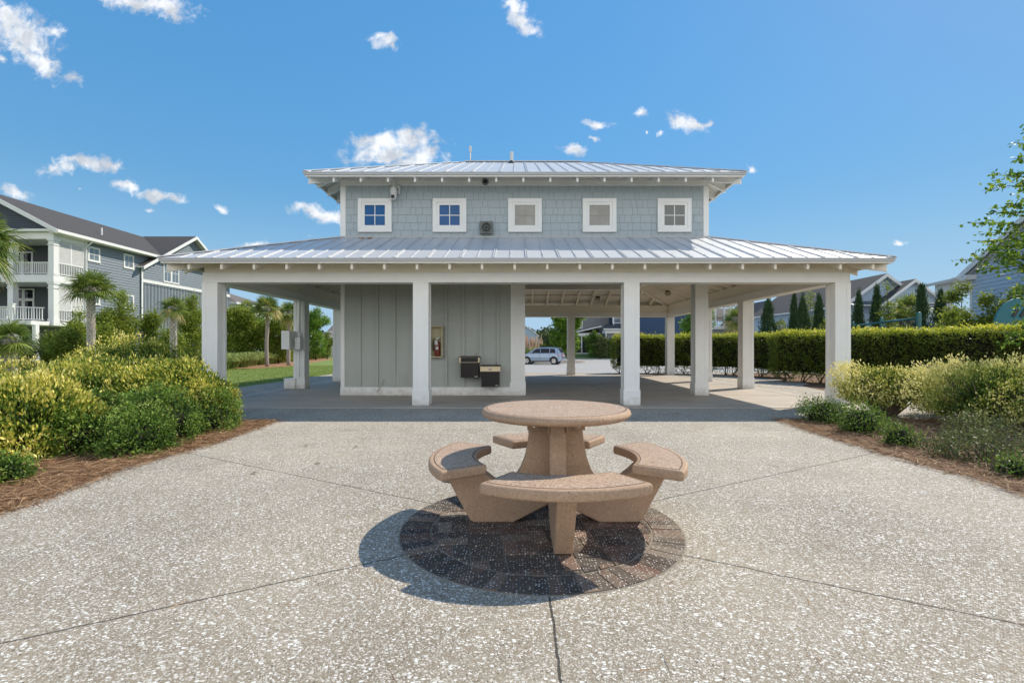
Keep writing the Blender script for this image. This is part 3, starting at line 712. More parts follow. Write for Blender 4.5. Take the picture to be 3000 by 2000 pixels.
def hip_roof(name, x0, x1, y0, y1, ze, rx0, rx1, ry0, ry1, zr, tail_only, rname, rphf):
    mb = MB()
    A = (x0, y0, ze); B = (x1, y0, ze); Cc = (x1, y1, ze); D = (x0, y1, ze)
    a = (rx0, ry0, zr); b = (rx1, ry0, zr); c = (rx1, ry1, zr); d = (rx0, ry1, zr)
    root = MB(); root.box(0, 0, 0, 0, 0, 0)
    o = bpy.data.objects.new(name, bpy.data.meshes.new(name)); C.objects.link(o); o.parent = pav
    roof_side(mb, A, B, a, b, o, .12, tail_only=tail_only, rname=rname, rph=rphf)
    roof_side(mb, B, Cc, b, c, o, .10, tail_only=tail_only, rname=rname)
    roof_side(mb, Cc, D, c, d, o, .12, tail_only=tail_only, rname=rname)
    roof_side(mb, D, A, d, a, o, .10, tail_only=tail_only, rname=rname)
    up = Vector((0, 0, .03))
    for p, q in ((A, a), (B, b), (Cc, c), (D, d)):
        mb.beam(Vector(p)+up*.9, Vector(q)+up, .11, .022)
    if abs(rx1-rx0) > .1 and abs(ry1-ry0) < .1: mb.beam((rx0, ry0, zr+.034), (rx1, ry0, zr+.034), .16, .022)
    tmp = mb.build('tmp', [M_roof, M_roofu, M_drip], pav)
    me = tmp.data; bpy.data.objects.remove(tmp); old = o.data; o.data = me; bpy.data.meshes.remove(old); me.name = name
    # drip edge + fascia
    f = MB(); t = .022
    for (xa, xb, ya, yb) in ((x0+.012, x1-.012, y0+.012, y0+.04), (x0+.012, x1-.012, y1-.04, y1-.012), (x0+.012, x0+.04, y0+.04, y1-.04), (x1-.04, x1-.012, y0+.04, y1-.04)):
        f.box(xa, xb, ya, yb, ze-.068, ze-.019)
    f.build('drip_edge', M_drip, o)
    f = MB()
    for (xa, xb, ya, yb) in ((x0+.03, x1-.03, y0+.041, y0+.075), (x0+.03, x1-.03, y1-.075, y1-.041), (x0+.041, x0+.075, y0+.076, y1-.076), (x1-.075, x1-.041, y0+.076, y1-.076)):
        f.box(xa, xb, ya, yb, ze-.105, ze-.050)
    f.build('fascia', M_white, o, bevel=.003)
    h = MB(); 
    for p, q in ((A, a), (B, b), (Cc, c), (D, d)):
        p = Vector(p); q = Vector(q); dd = (q-p).normalized()
        pp = p + dd*.16 - Vector((0, 0, .055)); qq = (p + dd*1.1 if tail_only else q) - Vector((0, 0, .055))
        hb = MB(); hb.beam(pp, qq, .06, .26); hb.build('hip_rafter', M_white if tail_only else M_soffit, o, bevel=.003)
    return o
LR = hip_roof('lower_roof', X0-EO, X1+EO, Y0-EO, Y1+EO, ZE, BX0, BX1, BY0, BY1, ZW, False, 'rafter', .56)
UR = hip_roof('upper_roof', BX0-.67, BX1+.67, BY0-.67, BY1+.67, 5.474, -1.72, 2.10, 16.13, 16.13, 7.39, True, 'rafter_tail', .70)

# columns
def column(x0, y0, w=.33, d=.33, h=ZB, name='column'):
    x1, y1 = x0+w, y0+d; mb = MB()
    mb.box(x0+.008, x1-.008, y0+.008, y1-.008, .012, h)
    t = .085
    for (xa, xb) in ((x0, x0+t), (x1-t, x1)):
        for (ya, yb) in ((y0, y0+t), (y1-t, y1)):
            mb.box(xa, xb, ya, yb, .30, h-.003)
    c = mb.build(name, M_white, pav, bevel=.003)
    b = MB(); b.box(x0-.014, x1+.014, y0-.014, y1+.014, .012, .33); b.build('column_base', M_white, c, bevel=.004)
    return c
fx = (X0, -2.205, 2.262, X1-.33); sy = (Y0, 14.45, 17.55, Y1-.33)
for x in fx: column(x, Y0); 
for x in fx: column(x, Y1-.33)
for x in (X0, X1-.33):
    for y in sy[1:3]: column(x, y)
column(BX1-.33, BY0, .33, .34, 3.59); column(BX1-.33, BY1-.34, .33, .34, 3.59)
mb = MB(); r_ = random.Random(3); yy = BY0-.10
for k in range(7):
    xx = -3.98+.05*k+r_.uniform(-.01, .01); y0_ = BY0-.05-.03*r_.random(); y1_ = BY0-.12-.20*r_.random(); w_ = r_.uniform(.012, .03); zf = lambda y: ZE+(ZW-ZE)*(y-(Y0-EO))/(BY0-(Y0-EO))+.003
    mb.quad((xx-w_, y1_, zf(y1_)), (xx+w_, y1_, zf(y1_)), (xx+w_*1.4, y0_, zf(y0_)), (xx-w_*1.2, y0_, zf(y0_)))
mb.build('rust_stain', pm('rust', (.30, .13, .045), .9, .4, 30, .2, 60), LR)
# perimeter beams: lower band + recessed frieze
def beamset(x0, x1, y0, y1, name='beam'):
    mb = MB(); mb.box(x0, x1, y0, y1, ZB+.001, ZB2); b = mb.build(name, M_white, pav, bevel=.003)
    f = MB(); ax = (x1-x0) > (y1-y0)
    if ax: f.box(x0+.025, x1-.025, y0+.025, y1-.025, ZB2, 3.13)
    else: f.box(x0+.025, x1-.025, y0-.02, y1+.02, ZB2, 3.13)
    f.build('frieze_board', M_soffit, b)
beamset(X0+.01, X1-.01, Y0+.01, Y0+.32); beamset(X0+.01, X1-.01, Y1-.32, Y1-.01)
beamset(X0+.01, X0+.32, Y0+.322, Y1-.322); beamset(X1-.32, X1-.01, Y0+.322, Y1-.322)

# ground-floor room with board and batten walls
mb = MB(); RX1 = .20
mb.box(BX0+.02, RX1-.02, BY0+.02, BY1-.02, .012, 3.99)
room = mb.build('room_wall', M_sage, pav)
mb = MB()
for k in range(-7, 5):
    x = -1.812 + .441*k
    if BX0+.15 < x < -.25: mb.box(x-.034, x+.034, BY0-.016, BY0+.019, .23, 3.98)
for k in range(17):
    y = BY0+.35+.441*k
    if y < BY1-.2:
        mb.box(BX0+.002, BX0+.019, y-.034, y+.034, .23, 3.98); mb.box(RX1-.019, RX1-.002, y-.034, y+.034, .23, 3.98)
mb.build('batten', M_sage, pav)
mb = MB()
mb.box(BX0-.012, RX1+.012, BY0-.012, BY0+.02, .012, .222); mb.box(BX0-.012, BX0+.02, BY0+.021, BY1+.01, .012, .222); mb.box(RX1-.02, RX1+.012, BY0+.021, BY1+.01, .012, .222)
mb.build('baseboard', M_white, pav, bevel=.004)
mb = MB(); mb.box(BX0-.004, BX0+.095, BY0-.004, BY0+.02, .223, 3.98); mb.box(BX0-.004, BX0+.018, BY0+.021, BY0+.1, .223, 3.98); mb.build('corner_board', M_white, pav, bevel=.003)
mb = MB(); mb.box(-.165, RX1+.004, BY0-.006, BY0+.30, .224, 3.98); mb.box(-.165, -.06, BY0-.014, BY0-.007, .36, 3.97); mb.box(.10, RX1+.004, BY0-.014, BY0-.007, .36, 3.97)
mb.box(-.19, RX1+.02, BY0-.022, BY0+.32, .0125, .35); mb.build('pilaster', M_white, pav, bevel=.003)
# small service hatch and leaning rod on the wall
mb = MB(); mb.box(-3.10, -2.84, BY0-.003, BY0+.019, .235, .56); ring(mb, -2.95, .40, .06, .085, .012, BY0-.012, BY0-.003); mb.build('service_hatch', M_sage, pav, bevel=.002)
mb = MB(); mb.bar((-3.54, BY0-.12, .10), (-3.39, BY0-.02, .42), .012, 8); mb.build('pipe_stub', M_sage, pav, smooth=True)
# beams carrying the clerestory over the open bay, boarding above, ceiling
mb = MB()
mb.box(RX1+.01, BX1, BY1-.20, BY1, 3.59, 3.80); mb.box(BX1-.20, BX1, BY0+.21, BY1-.21, 3.59, 3.80); mb.box(RX1+.01, BX1, BY0, BY0+.20, 3.59, 3.80)
mb.build('clerestory_beam', M_white, pav, bevel=.003)
mb = MB()
mb.box(RX1+.01, BX1-.02, BY1-.17, BY1-.03, 3.80, 4.10); mb.box(BX1-.17, BX1-.03, BY0+.2, BY1-.2, 3.80, 4.10); mb.box(RX1+.01, BX1-.02, BY0+.03, BY0+.17, 3.80, 4.10)
for k in range(14):
    x = .45+.33*k
    if x < BX1-.2: mb.box(x-.012, x+.012, BY1-.185, BY1-.171, 3.80, 4.08)
mb.build('upper_boarding', M_sage, pav)
mb = MB(); mb.box(RX1-.015, BX1-.18, BY0+.18, BY1-.18, 4.085, 4.12); mb.build('ceiling_board', M_soffit, pav)
# clerestory walls
mb = MB(); mb.box(BX0+.02, BX1-.02, BY0+.02, BY1-.02, 4.0, 5.68); cw = mb.build('clerestory_wall', M_gap, pav)
def shingles(L, z0, z1, pitch, rs, skip=()):
    mb = MB(); z = z0; row = 0; r_ = np.random.default_rng(rs)
    while z < z1-.02:
        zt = min(z+pitch+.01, z1); u = .0
        while u < L:
            w = .11+.19*r_.random()
            u1 = min(u+w, L)
            if L-u1 < .08: u1 = L
            if u1-u > .02:
                y = -.013-.003*r_.random(); db = .002*r_.normal()
                mb.hexa([(u+.0025, y, z+db), (u1-.0025, y, z+db), (u1-.0025, .004, z+db), (u+.0025, .004, z+db), (u+.0025, -.002, zt), (u1-.0025, -.002, zt), (u1-.0025, .004, zt), (u+.0025, .004, zt)])
            u = u1
        z += pitch; row += 1
    return mb
TR = Matrix.Translation
shw = [(TR((BX0+.12, BY0+.018, 0)), BX1-BX0-.24, 3), (TR((BX1-.12, BY1-.018, 0)) @ Matrix.Rotation(math.pi, 4, 'Z'), BX1-BX0-.24, 4),
       (TR((BX1-.018, BY0+.12, 0)) @ Matrix.Rotation(math.pi/2, 4, 'Z'), BY1-BY0-.24, 5), (TR((BX0+.018, BY1-.12, 0)) @ Matrix.Rotation(-math.pi/2, 4, 'Z'), BY1-BY0-.24, 6)]
for M, L, sd in shw: shingles(L, 4.03, 5.36, .194, sd).xform(M).build('shingle_siding', M_sage_shingle, cw)
for (xc, yc, sx_, sy_) in ((BX0, BY0, 1, 1), (BX1, BY0, -1, 1), (BX1, BY1, -1, -1), (BX0, BY1, 1, -1)):
    mb = MB(); mb.box(xc-.01*sx_, xc+.125*sx_, yc-.01*sy_, yc+.02*sy_, 4.03, 5.356); mb.box(xc-.01*sx_, xc+.018*sx_, yc+.0205*sy_, yc+.13*sy_, 4.03, 5.356)
    mb.build('corner_board', M_white, cw, bevel=.003)
mb = MB()
mb.box(BX0-.012, BX1+.012, BY0-.014, BY0+.02, 5.357, 5.505); mb.box(BX0-.012, BX1+.012, BY1-.02, BY1+.014, 5.357, 5.505); mb.box(BX0-.014, BX0+.018, BY0+.021, BY1-.021, 5.357, 5.505); mb.box(BX1-.018, BX1+.014, BY0+.021, BY1-.021, 5.357, 5.505)
mb.box(BX0, BX1, BY0+.002, BY0+.019, 5.506, 5.70); mb.box(BX0, BX1, BY1-.019, BY1-.002, 5.506, 5.70); mb.box(BX0, BX0+.018, BY0+.021, BY1-.021, 5.506, 5.70); mb.box(BX1-.018, BX1, BY0+.021, BY1-.021, 5.506, 5.70)
mb.build('frieze_board', M_white, cw, bevel=.003)
mb = MB(); mb.box(BX0-.02, BX1+.02, BY0-.022, BY0+.02, 4.035, 4.062); mb.build('flashing', M_drip, cw)
for i, (x, g) in enumerate(zip((-3.625, -1.72, .20, 2.10, 4.01), (G_blue, G_blue, G_blind, G_blind, G_dark))):
    zc = 4.597; mb = MB(); ring(mb, x, zc, .4285, .4285, .10, BY0-.045, BY0+.019)
    w = mb.build('window', M_white, pav, bevel=.004)
    mb = MB(); ring(mb, x, zc, .3275, .3275, .07, BY0-.034, BY0+.019); mb.build('window_sash', M_white, w, bevel=.004)
    mb = MB(); mb.box(x-.256, x+.256, BY0-.014, BY0+.0185, zc-.256, zc+.256); mb.build('pane', g, w)
    mb = MB(); mb.box(x-.010, x+.010, BY0-.020, BY0-.0145, zc-.255, zc+.255); mb.box(x-.255, x-.0105, BY0-.020, BY0-.0145, zc-.010, zc+.010); mb.box(x+.0105, x+.255, BY0-.020, BY0-.0145, zc-.010, zc+.010); mb.build('muntin', M_white if i in (0, 1, 4) else M_faint, w)

# ------------------------------------------------------------------ things fixed to the pavilion
YW = BY0
# extinguisher cabinet (open box, cream frame, clear front left out as in the photo it is barely visible)
t = thing('extinguisher_cabinet', (-2.04, YW, .98), 'cream plastic cabinet with clear front hung on the green wall beside a white column', 'cabinet')
mb = MB(); ring(mb, -2.04, 1.38, .157, .40, .026, YW-.17, YW-.002); mb.build('frame', M_cabinet, t, bevel=.006)
mb = MB(); mb.box(-2.17, -1.91, YW-.02, YW-.003, 1.0, 1.76); mb.build('back_panel', M_cabinet, t)
mb = MB(); mb.box(-1.882, -1.874, YW-.12, YW-.10, 1.05, 1.22); mb.box(-1.882, -1.868, YW-.125, YW-.095, 1.03, 1.05); mb.build('latch', M_whiteplastic, t)
t = thing('fire_extinguisher', (-2.02, YW-.085, 1.007), 'dark red fire extinguisher with black hose and paper tag inside the cream cabinet', 'fire extinguisher')
mb = MB(); cx, cy = -2.02, YW-.095
mb.lathe([(.0, 1.007), (.066, 1.007), (.07, 1.02), (.07, 1.33), (.055, 1.375), (.022, 1.40), (.020, 1.44), (0, 1.44)], cx, cy, 24); mb.build('cylinder', M_red, t, smooth=True)
mb = MB(); mb.box(cx-.035, cx+.03, cy-.02, cy+.02, 1.44, 1.47); mb.bar((cx, cy, 1.47), (cx+.10, cy-.02, 1.51), .010); mb.bar((cx, cy, 1.455), (cx+.09, cy-.02, 1.46), .009); mb.build('valve', M_steel, t, bevel=.003)
mb = MB(); mb.tube([(cx-.03, cy, 1.455), (cx-.07, cy-.02, 1.45), (cx-.095, cy-.02, 1.38), (cx-.095, cy-.02, 1.24), (cx-.085, cy-.02, 1.16)], [.012, .012, .012, .012, .018], 8); mb.build('hose', M_rubber, t, smooth=True)
mb = MB(); mb.box(cx-.05, cx+.02, cy-.078, cy-.074, 1.30, 1.42); mb.build('tag', M_paper, t)
mb = MB(); mb.box(cx-.032, cx+.034, cy-.0755, cy-.070, 1.18, 1.25); mb.build('sticker', M_paper, t)

def fountain(x0, ztop, open_front, label):
    w = .50; t = thing('drinking_fountain', (x0+w/2, YW, ztop-.53), label, 'drinking fountain', 'wall drinking fountains')
    xf = YW-.36
    mb = MB(); mb.prism([(xf+.03, ztop-.53), (YW-.01, ztop-.53), (YW-.01, ztop-.155), (xf, ztop-.155)], 'x', x0+.025, x0+w-.025); mb.build('body', M_dark, t, bevel=.008)
    mb = MB(); mb.box(x0, x0+w, xf-.03, YW-.004, ztop-.022, ztop)
    mb.box(x0+.03, x0+w-.03, xf, YW-.03, ztop+.0005, ztop+.008); mb.build('basin_top', M_dark if open_front else M_dark, t, bevel=.006)
    mb = MB(); mb.box(x0+.002, x0+w-.002, xf-.028, xf-.018, ztop-.03, ztop-.0225)
    if open_front:
        mb.box(x0, x0+.035, xf-.03, xf+.05, ztop-.154, ztop-.0305); mb.box(x0+w-.035, x0+w, xf-.03, xf+.05, ztop-.154, ztop-.0305); mb.box(x0+.036, x0+w-.036, xf-.03, xf-.01, ztop-.154, ztop-.142)
        mb.build('front_band', M_warmsteel, t, bevel=.003)
        mb = MB(); mb.box(x0+.037, x0+w-.037, xf+.01, YW-.02, ztop-.141, ztop-.031); mb.build('recess', M_black, t)
    else:
        mb.box(x0, x0+w, xf-.03, YW-.02, ztop-.154, ztop-.0305); mb.build('front_band', M_warmsteel, t, bevel=.008)
        mb = MB(); mb.lathe([(0, 0), (.034, 0), (.034, .02), (.026, .028), (0, .028)], 0, 0, 20); mb.xform(TR((x0+w/2, xf-.0305, ztop-.085)) @ Matrix.Rotation(R(90), 4, 'X')).build('push_button', M_steel, t, smooth=True)
    mb = MB(); px = x0+w-.09; mb.bar((px, YW-.12, ztop), (px, YW-.12, ztop+.05), .013); mb.tube([(px, YW-.12, ztop+.04), (px-.01, YW-.14, ztop+.07), (px-.02, YW-.17, ztop+.06)], .009, 8); mb.build('spout', M_steel, t, smooth=True)
    mb = MB(); mb.box(x0+w-.13, x0+w-.05, xf+.024, xf+.034, ztop-.505, ztop-.492); mb.build('badge', M_steel, t)
fountain(-1.43, 1.01, True, 'higher dark drinking fountain with an open black recess, nearer the fire extinguisher')
fountain(-.915, .79, False, 'lower dark drinking fountain with a push button on its warmly reflecting steel band, nearer the pilaster')

# dome camera on the clerestory
t = thing('security_camera', (-3.12, YW, 5.17), 'white pan and tilt dome camera on an arm above the leftmost clerestory window', 'security camera')
mb = MB(); mb.box(-3.03, -2.97, YW-.05, YW-.016, 5.12, 5.36); mb.bar((-3.0, YW-.05, 5.30), (-3.10, YW-.16, 5.33), .028); mb.bar((-3.10, YW-.16, 5.25), (-3.10, YW-.16, 5.37), .038, 12); mb.build('bracket', M_whiteplastic, t, bevel=.006)
mb = MB(); mb.lathe([(0, 5.27), (.06, 5.27), (.085, 5.23), (.09, 5.12), (.078, 5.09), (0, 5.09)], -3.11, YW-.16, 20); mb.build('housing', M_whiteplastic, t, smooth=True)
mb = MB(); mb.lathe([(.074, 5.10), (.078, 5.04), (.066, 4.98), (.035, 4.945), (0, 4.94)], -3.11, YW-.16, 20); mb.build('ball', M_whiteplastic, t, smooth=True)
mb = MB(); mb.lathe([(0, 0), (.046, 0), (.046, .02), (.03, .03), (0, .03)], 0, 0, 18); mb.xform(TR((-3.115, YW-.222, 5.01)) @ Matrix.Rotation(R(80), 4, 'X')).build('lens', M_dark, t, smooth=True)
# round floodlight / speaker under the upper eave
t = thing('round_speaker', (-.81, YW, 5.40), 'small round dark speaker high under the upper eave', 'speaker')
mb = MB(); mb.lathe([(0, 0), (.082, 0), (.082, .06), (.07, .085), (.055, .085), (.05, .05), (0, .045)], 0, 0, 24); mb.xform(TR((-.81, YW-.015, 5.44)) @ Matrix.Rotation(R(90), 4, 'X')).build('shell', M_greyplastic, t, smooth=True)
mb = MB(); mb.lathe([(0, 0), (.045, 0), (.03, .02), (0, .03)], 0, 0, 18); mb.xform(TR((-.81, YW-.065, 5.44)) @ Matrix.Rotation(R(90), 4, 'X')).build('cone', M_dark, t, smooth=True)
# square horn speaker
t = thing('horn_speaker', (-.78, YW, 4.10), 'weathered grey square horn speaker with round mouth on the shingled wall', 'speaker')
mb = MB(); mb.box(-.945, -.615, YW-.10, YW-.014, 4.11, 4.43); mb.build('housing', M_greyplastic, t, bevel=.015)
for k, (r0, r1) in enumerate(((.135, .115), (.095, .075), (.055, .035))):
    mb = MB(); mb.lathe([(r0, 0), (r0, .02), ((r0+r1)/2, .03), (r1, .02), (r1, 0)], 0, 0, 28); mb.xform(TR((-.78, YW-.10, 4.27)) @ Matrix.Rotation(R(90), 4, 'X')).build('horn_ring', M_greyplastic if k != 1 else M_dark, t, smooth=True)
mb = MB(); mb.lathe([(0, .03), (.02, .025), (.026, 0)], 0, 0, 16); mb.xform(TR((-.78, YW-.10, 4.27)) @ Matrix.Rotation(R(90), 4, 'X')).build('driver', M_dark, t, smooth=True)
# roof-top things
t = thing('antenna', (-1.55, 16.13, 7.42), 'small white panel antenna on a thin mast standing on the roof ridge', 'antenna')
mb = MB(); mb.bar((-1.55, 16.13, 7.36), (-1.55, 16.13, 7.86), .022); mb.tube([(-1.55, 16.1, 7.5), (-1.50, 16.08, 7.44), (-1.38, 16.05, 7.42)], .006, 5); mb.build('mast', M_steel, t)
mb = MB(); mb.box(-1.59, -1.51, 16.07, 16.12, 7.72, 7.92); mb.build('panel', M_whiteplastic, t, bevel=.008)
t = thing('vent_pipe', (-.18, 15.7, 7.2), 'short white plumbing vent pipe with dark boot standing through the upper roof', 'vent pipe')
mb = MB(); mb.bar((-.18, 15.7, 7.1), (-.18, 15.7, 7.56), .054, 16); mb.build('pipe', M_whiteplastic, t, smooth=False)
mb = MB(); mb.lathe([(.13, 7.17), (.10, 7.22), (.062, 7.26), (.056, 7.27)], -.18, 15.7, 18); mb.build('boot', M_dark, t, smooth=True)
# ceiling lamps
def lamp(x, y, z, label):
    t = thing('porch_lamp', (x, y, z), label, 'lamp', 'lamps under the porch rafters')
    mb = MB(); mb.lathe([(0, z+.13), (.09, z+.13), (.10, z+.10), (.10, z+.075), (0, z+.075)], x, y, 20); mb.build('base', M_dark, t, smooth=True)
    mb = MB(); mb.lathe([(.10, z+.074), (.125, z+.04), (.12, z-.02), (.085, z-.065), (.04, z-.085), (0, z-.09)], x, y, 20); mb.build('globe', M_globe, t, smooth=True)
    mb = MB(); mb.tube([(x-1.6, y, z+.135), (x+1.6, y, z+.135)], .012, 6); mb.build('conduit', M_white, t)
lamp(3.46, 20.8, 3.30, 'frosted bowl lamp hanging below the far side rafters over the driveway view')
t2 = thing('porch_lamp', (5.88, 18.9, 3.33), 'frosted bowl lamp hanging below the right hand rafters near the inner column', 'lamp', 'lamps under the porch rafters')
mb = MB(); mb.lathe([(0, 3.46), (.09, 3.46), (.10, 3.43), (.10, 3.405), (0, 3.405)], 5.88, 18.9, 20); mb.build('base', M_dark, t2, smooth=True)
mb = MB(); mb.lathe([(.10, 3.404), (.125, 3.37), (.12, 3.31), (.085, 3.265), (.04, 3.245), (0, 3.24)], 5.88, 18.9, 20); mb.build('globe', M_globe, t2, smooth=True)
mb = MB(); mb.tube([(5.88, 12.8, 3.47), (5.88, 21.5, 3.47)], .012, 6); mb.build('conduit', M_white, t2)
# electrical boxes and conduit on the left side column
t = thing('electrical_panel', (-6.6, 14.44, 0), 'grey electrical cabinet with conduit fixed to the second left column', 'electrical box')
mb = MB(); mb.box(-6.84, -6.60, 14.05, 14.44, 1.18, 1.72); mb.build('cabinet', M_white, t, bevel=.008)
mb = MB(); mb.bar((-6.85, 14.2, 1.42), (-6.87, 14.2, 1.42), .025, 10); mb.build('knob', M_white, t)
mb = MB(); mb.box(-6.53, -6.37, 14.22, 14.44, 1.18, 1.53); mb.build('junction_box', M_white, t, bevel=.008)
mb = MB(); mb.tube([(-6.45, 14.36, 1.53), (-6.45, 14.36, 2.6), (-6.42, 14.30, 2.78), (-6.36, 14.25, 2.95)], .038, 10); mb.tube([(-6.60, 14.36, 1.24), (-6.53, 14.36, 1.24)], .032, 10); mb.tube([(-6.48, 14.41, 1.18), (-6.48, 14.41, .35)], .014, 8); mb.bar((-6.45, 14.36, 1.53), (-6.45, 14.36, 1.66), .05, 10); mb.build('conduit', M_white, t, smooth=True)
mb = MB(); mb.box(-6.93, -6.60, 14.40, 14.80, .013, .29); mb.box(-6.94, -6.59, 14.39, 14.81, .29, .315); mb.build('plinth', M_white, pav, bevel=.004)

# ================================================================== BRICK CIRCLE
BC = (.16, 3.33); BR = .945
def bricks():
    v, f, rn = [], [], []
    def slab(poly, r):
        # shrink polygon slightly, small height jitter
        c = np.mean(np.array(poly), 0); h = .004 + .005*random.random(); n = len(v); k = len(poly)
        q = []
        for p in poly:
            d = np.array(p)-c; L = np.linalg.norm(d); q.append(c + d*(1-.0058/L*1.2))
        for p in q: v.append((p[0], p[1], -.03)); rn.append(r)
        for p in q: v.append((c[0]+(p[0]-c[0]), c[1]+(p[1]-c[1]), h)); rn.append(r)
        f.append(tuple(n+k+i for i in range(k)))
        for i in range(k): j = (i+1) % k; f.append((n+i, n+j, n+k+j, n+k+i))
    N = 68; ri = BR-.205
    for i in range(N):
        a0 = 2*math.pi*i/N; a1 = 2*math.pi*(i+1)/N; r0 = ri+.002; r1 = BR+.002*random.random()
        slab([(BC[0]+r0*math.cos(a0), BC[1]+r0*math.sin(a0)), (BC[0]+r1*math.cos(a0), BC[1]+r1*math.sin(a0)), (BC[0]+r1*math.cos(a1), BC[1]+r1*math.sin(a1)), (BC[0]+r0*math.cos(a1), BC[1]+r0*math.sin(a1))], random.random())
    # basket weave / herringbone field clipped to the inner circle
    def clip(poly, rad):
        M = 72; out = poly
        for k in range(M):
            a = 2*math.pi*k/M; nx, ny = math.cos(a), math.sin(a); res = []
            for i in range(len(out)):
                p, q = out[i], out[(i+1) % len(out)]; dp = p[0]*nx+p[1]*ny-rad; dq = q[0]*nx+q[1]*ny-rad
                if dp <= 0: res.append(p)
                if dp*dq < 0:
                    t_ = dp/(dp-dq); res.append((p[0]+(q[0]-p[0])*t_, p[1]+(q[1]-p[1])*t_))
            out = res
            if len(out) < 3: return None
        return out
    w = .10; ca, sa = math.cos(R(8)), math.sin(R(8))
    for i in range(-12, 13):
        for j in range(-12, 13):
            # herringbone 2:1
            x = (i*1 + j*1)*w; 
            for (bx, by, lx, ly) in ((i*w+j*2*w*1.0, i*w, 2*w, w), ):
                pass
    def herr():
        for k in range(-14, 15):
            for m in range(-7, 8):
                ox = k*w + m*2*w; oy = -k*w*0 + k*w - m*2*w*1
                yield (ox, oy, 2*w, w); yield (ox+2*w if False else ox, oy+w, w, 2*w)
    # simple robust layout: alternating pairs (basket weave) with wandering rows, as laid in the photo
    for i in range(-5, 6):
        for j in range(-5, 6):
            x = i*2*w; y = j*2*w + (.05 if i % 2 else 0)
            rects = [(x, y, 2*w, w), (x, y+w, 2*w, w)] if (i+j) % 2 == 0 else [(x, y, w, 2*w), (x+w, y, w, 2*w)]
            for (a, b, lx, ly) in rects:
                q = [(a-w, b-w), (a+lx-w, b-w), (a+lx-w, b+ly-w), (a-w, b+ly-w)]
                q = [(p[0]*ca-p[1]*sa, p[0]*sa+p[1]*ca) for p in q]
                q = clip(q, ri-.003)
                if q and len(q) >= 3:
                    ar = .5*abs(sum(q[k][0]*q[(k+1) % len(q)][1]-q[(k+1) % len(q)][0]*q[k][1] for k in range(len(q))))
                    if ar > .0006: slab([(p[0]+BC[0], p[1]+BC[1]) for p in q], random.random())
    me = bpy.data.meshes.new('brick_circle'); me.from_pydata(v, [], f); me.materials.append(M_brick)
    at = me.attributes.new('rnd', 'FLOAT', 'POINT'); at.data.foreach_set('value', np.array(rn, np.float32)); me.update()
    o = bpy.data.objects.new('brick_paving', me); C.objects.link(o); return tag(o, kind='structure')
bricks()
mb = MB(); mb.prism([(BC[0]+(BR+.004)*math.cos(R(a)), BC[1]+(BR+.004)*math.sin(R(a))) for a in range(0, 360, 5)], 'z', -.02, .0022)
tag(mb.build('brick_joint_sand', pm('joint_sand', (.25, .22, .175), .95, .4, 25, .4, 90)), kind='structure')

# ================================================================== PICNIC TABLE
TX, TY = .272, 3.43
tb = thing('picnic_table', (TX, TY, 0), 'round pinkish brown concrete picnic table with four curved benches standing on the brick circle', 'picnic table')
def grooved_top(outline_r, z0, z1, gr0, gr1, n=96):
    mb = MB()
    prof = [(0, z0), (outline_r-.030, z0), (outline_r-.010, z0+.010), (outline_r, z0+.026), (outline_r, z1-.026), (outline_r-.008, z1-.010), (outline_r-.024, z1), (gr1, z1), (gr1-.002, z1-.006), (gr0+.002, z1-.006), (gr0, z1)]
    mb.lathe(prof, TX, TY, n); return mb
o = grooved_top(.522, .740, .800, .483, .490).build('tabletop', M_agg, tb, smooth=True)
mb = MB(); mb.lathe([(0, .8005), (.4835, .8005), (.4835, .797), (0, .797)], TX, TY, 96); mb.build('tabletop_inlay', M_aggtop, o)
mb = MB(); mb.lathe([(.026, .8006), (.026, .802), (.036, .802), (.036, .8006)], TX, TY, 24); mb.build('umbrella_plug', pm('plug_grey', (.55,.48,.42), .6), o)
# four radial plates: buttress column + V shaped bench arm, one casting each
prof = [(.055, .13), (.30, .006), (.575, .006), (.60, .02), (.81, .403), (.56, .403), (.515, .36), (.43, .295), (.34, .285), (.285, .315), (.245, .38), (.215, .46), (.195, .56), (.185, .65), (.182, .739), (.03, .739), (.03, .16)]
for k in range(4):
    a = k*90; mb = MB(); mb.prism(prof, 'y', -.056, .056)
    s_ = mb.xform(TR((TX, TY, 0)) @ Matrix.Rotation(R(a), 4, 'Z')).build('support', M_agg, tb, bevel=.010)
    mb = MB(); 
    for s in (-1, 1): mb.box(.12, .20, s*.057, s*.0655, .65, .722); mb.box(.60, .70, s*.057, s*.063, .33, .384)
    mb.xform(TR((TX, TY, 0)) @ Matrix.Rotation(R(a), 4, 'Z')).build('bracket', M_agg, s_)
    mb = MB()
    for s in (-1, 1): mb.bar((.155, s*.064, .682), (.155, s*.085, .682), .012, 8); mb.bar((.64, s*.062, .355), (.64, s*.082, .355), .011, 8)
    mb.xform(TR((TX, TY, 0)) @ Matrix.Rotation(R(a), 4, 'Z')).build('bolt', M_steel, s_)
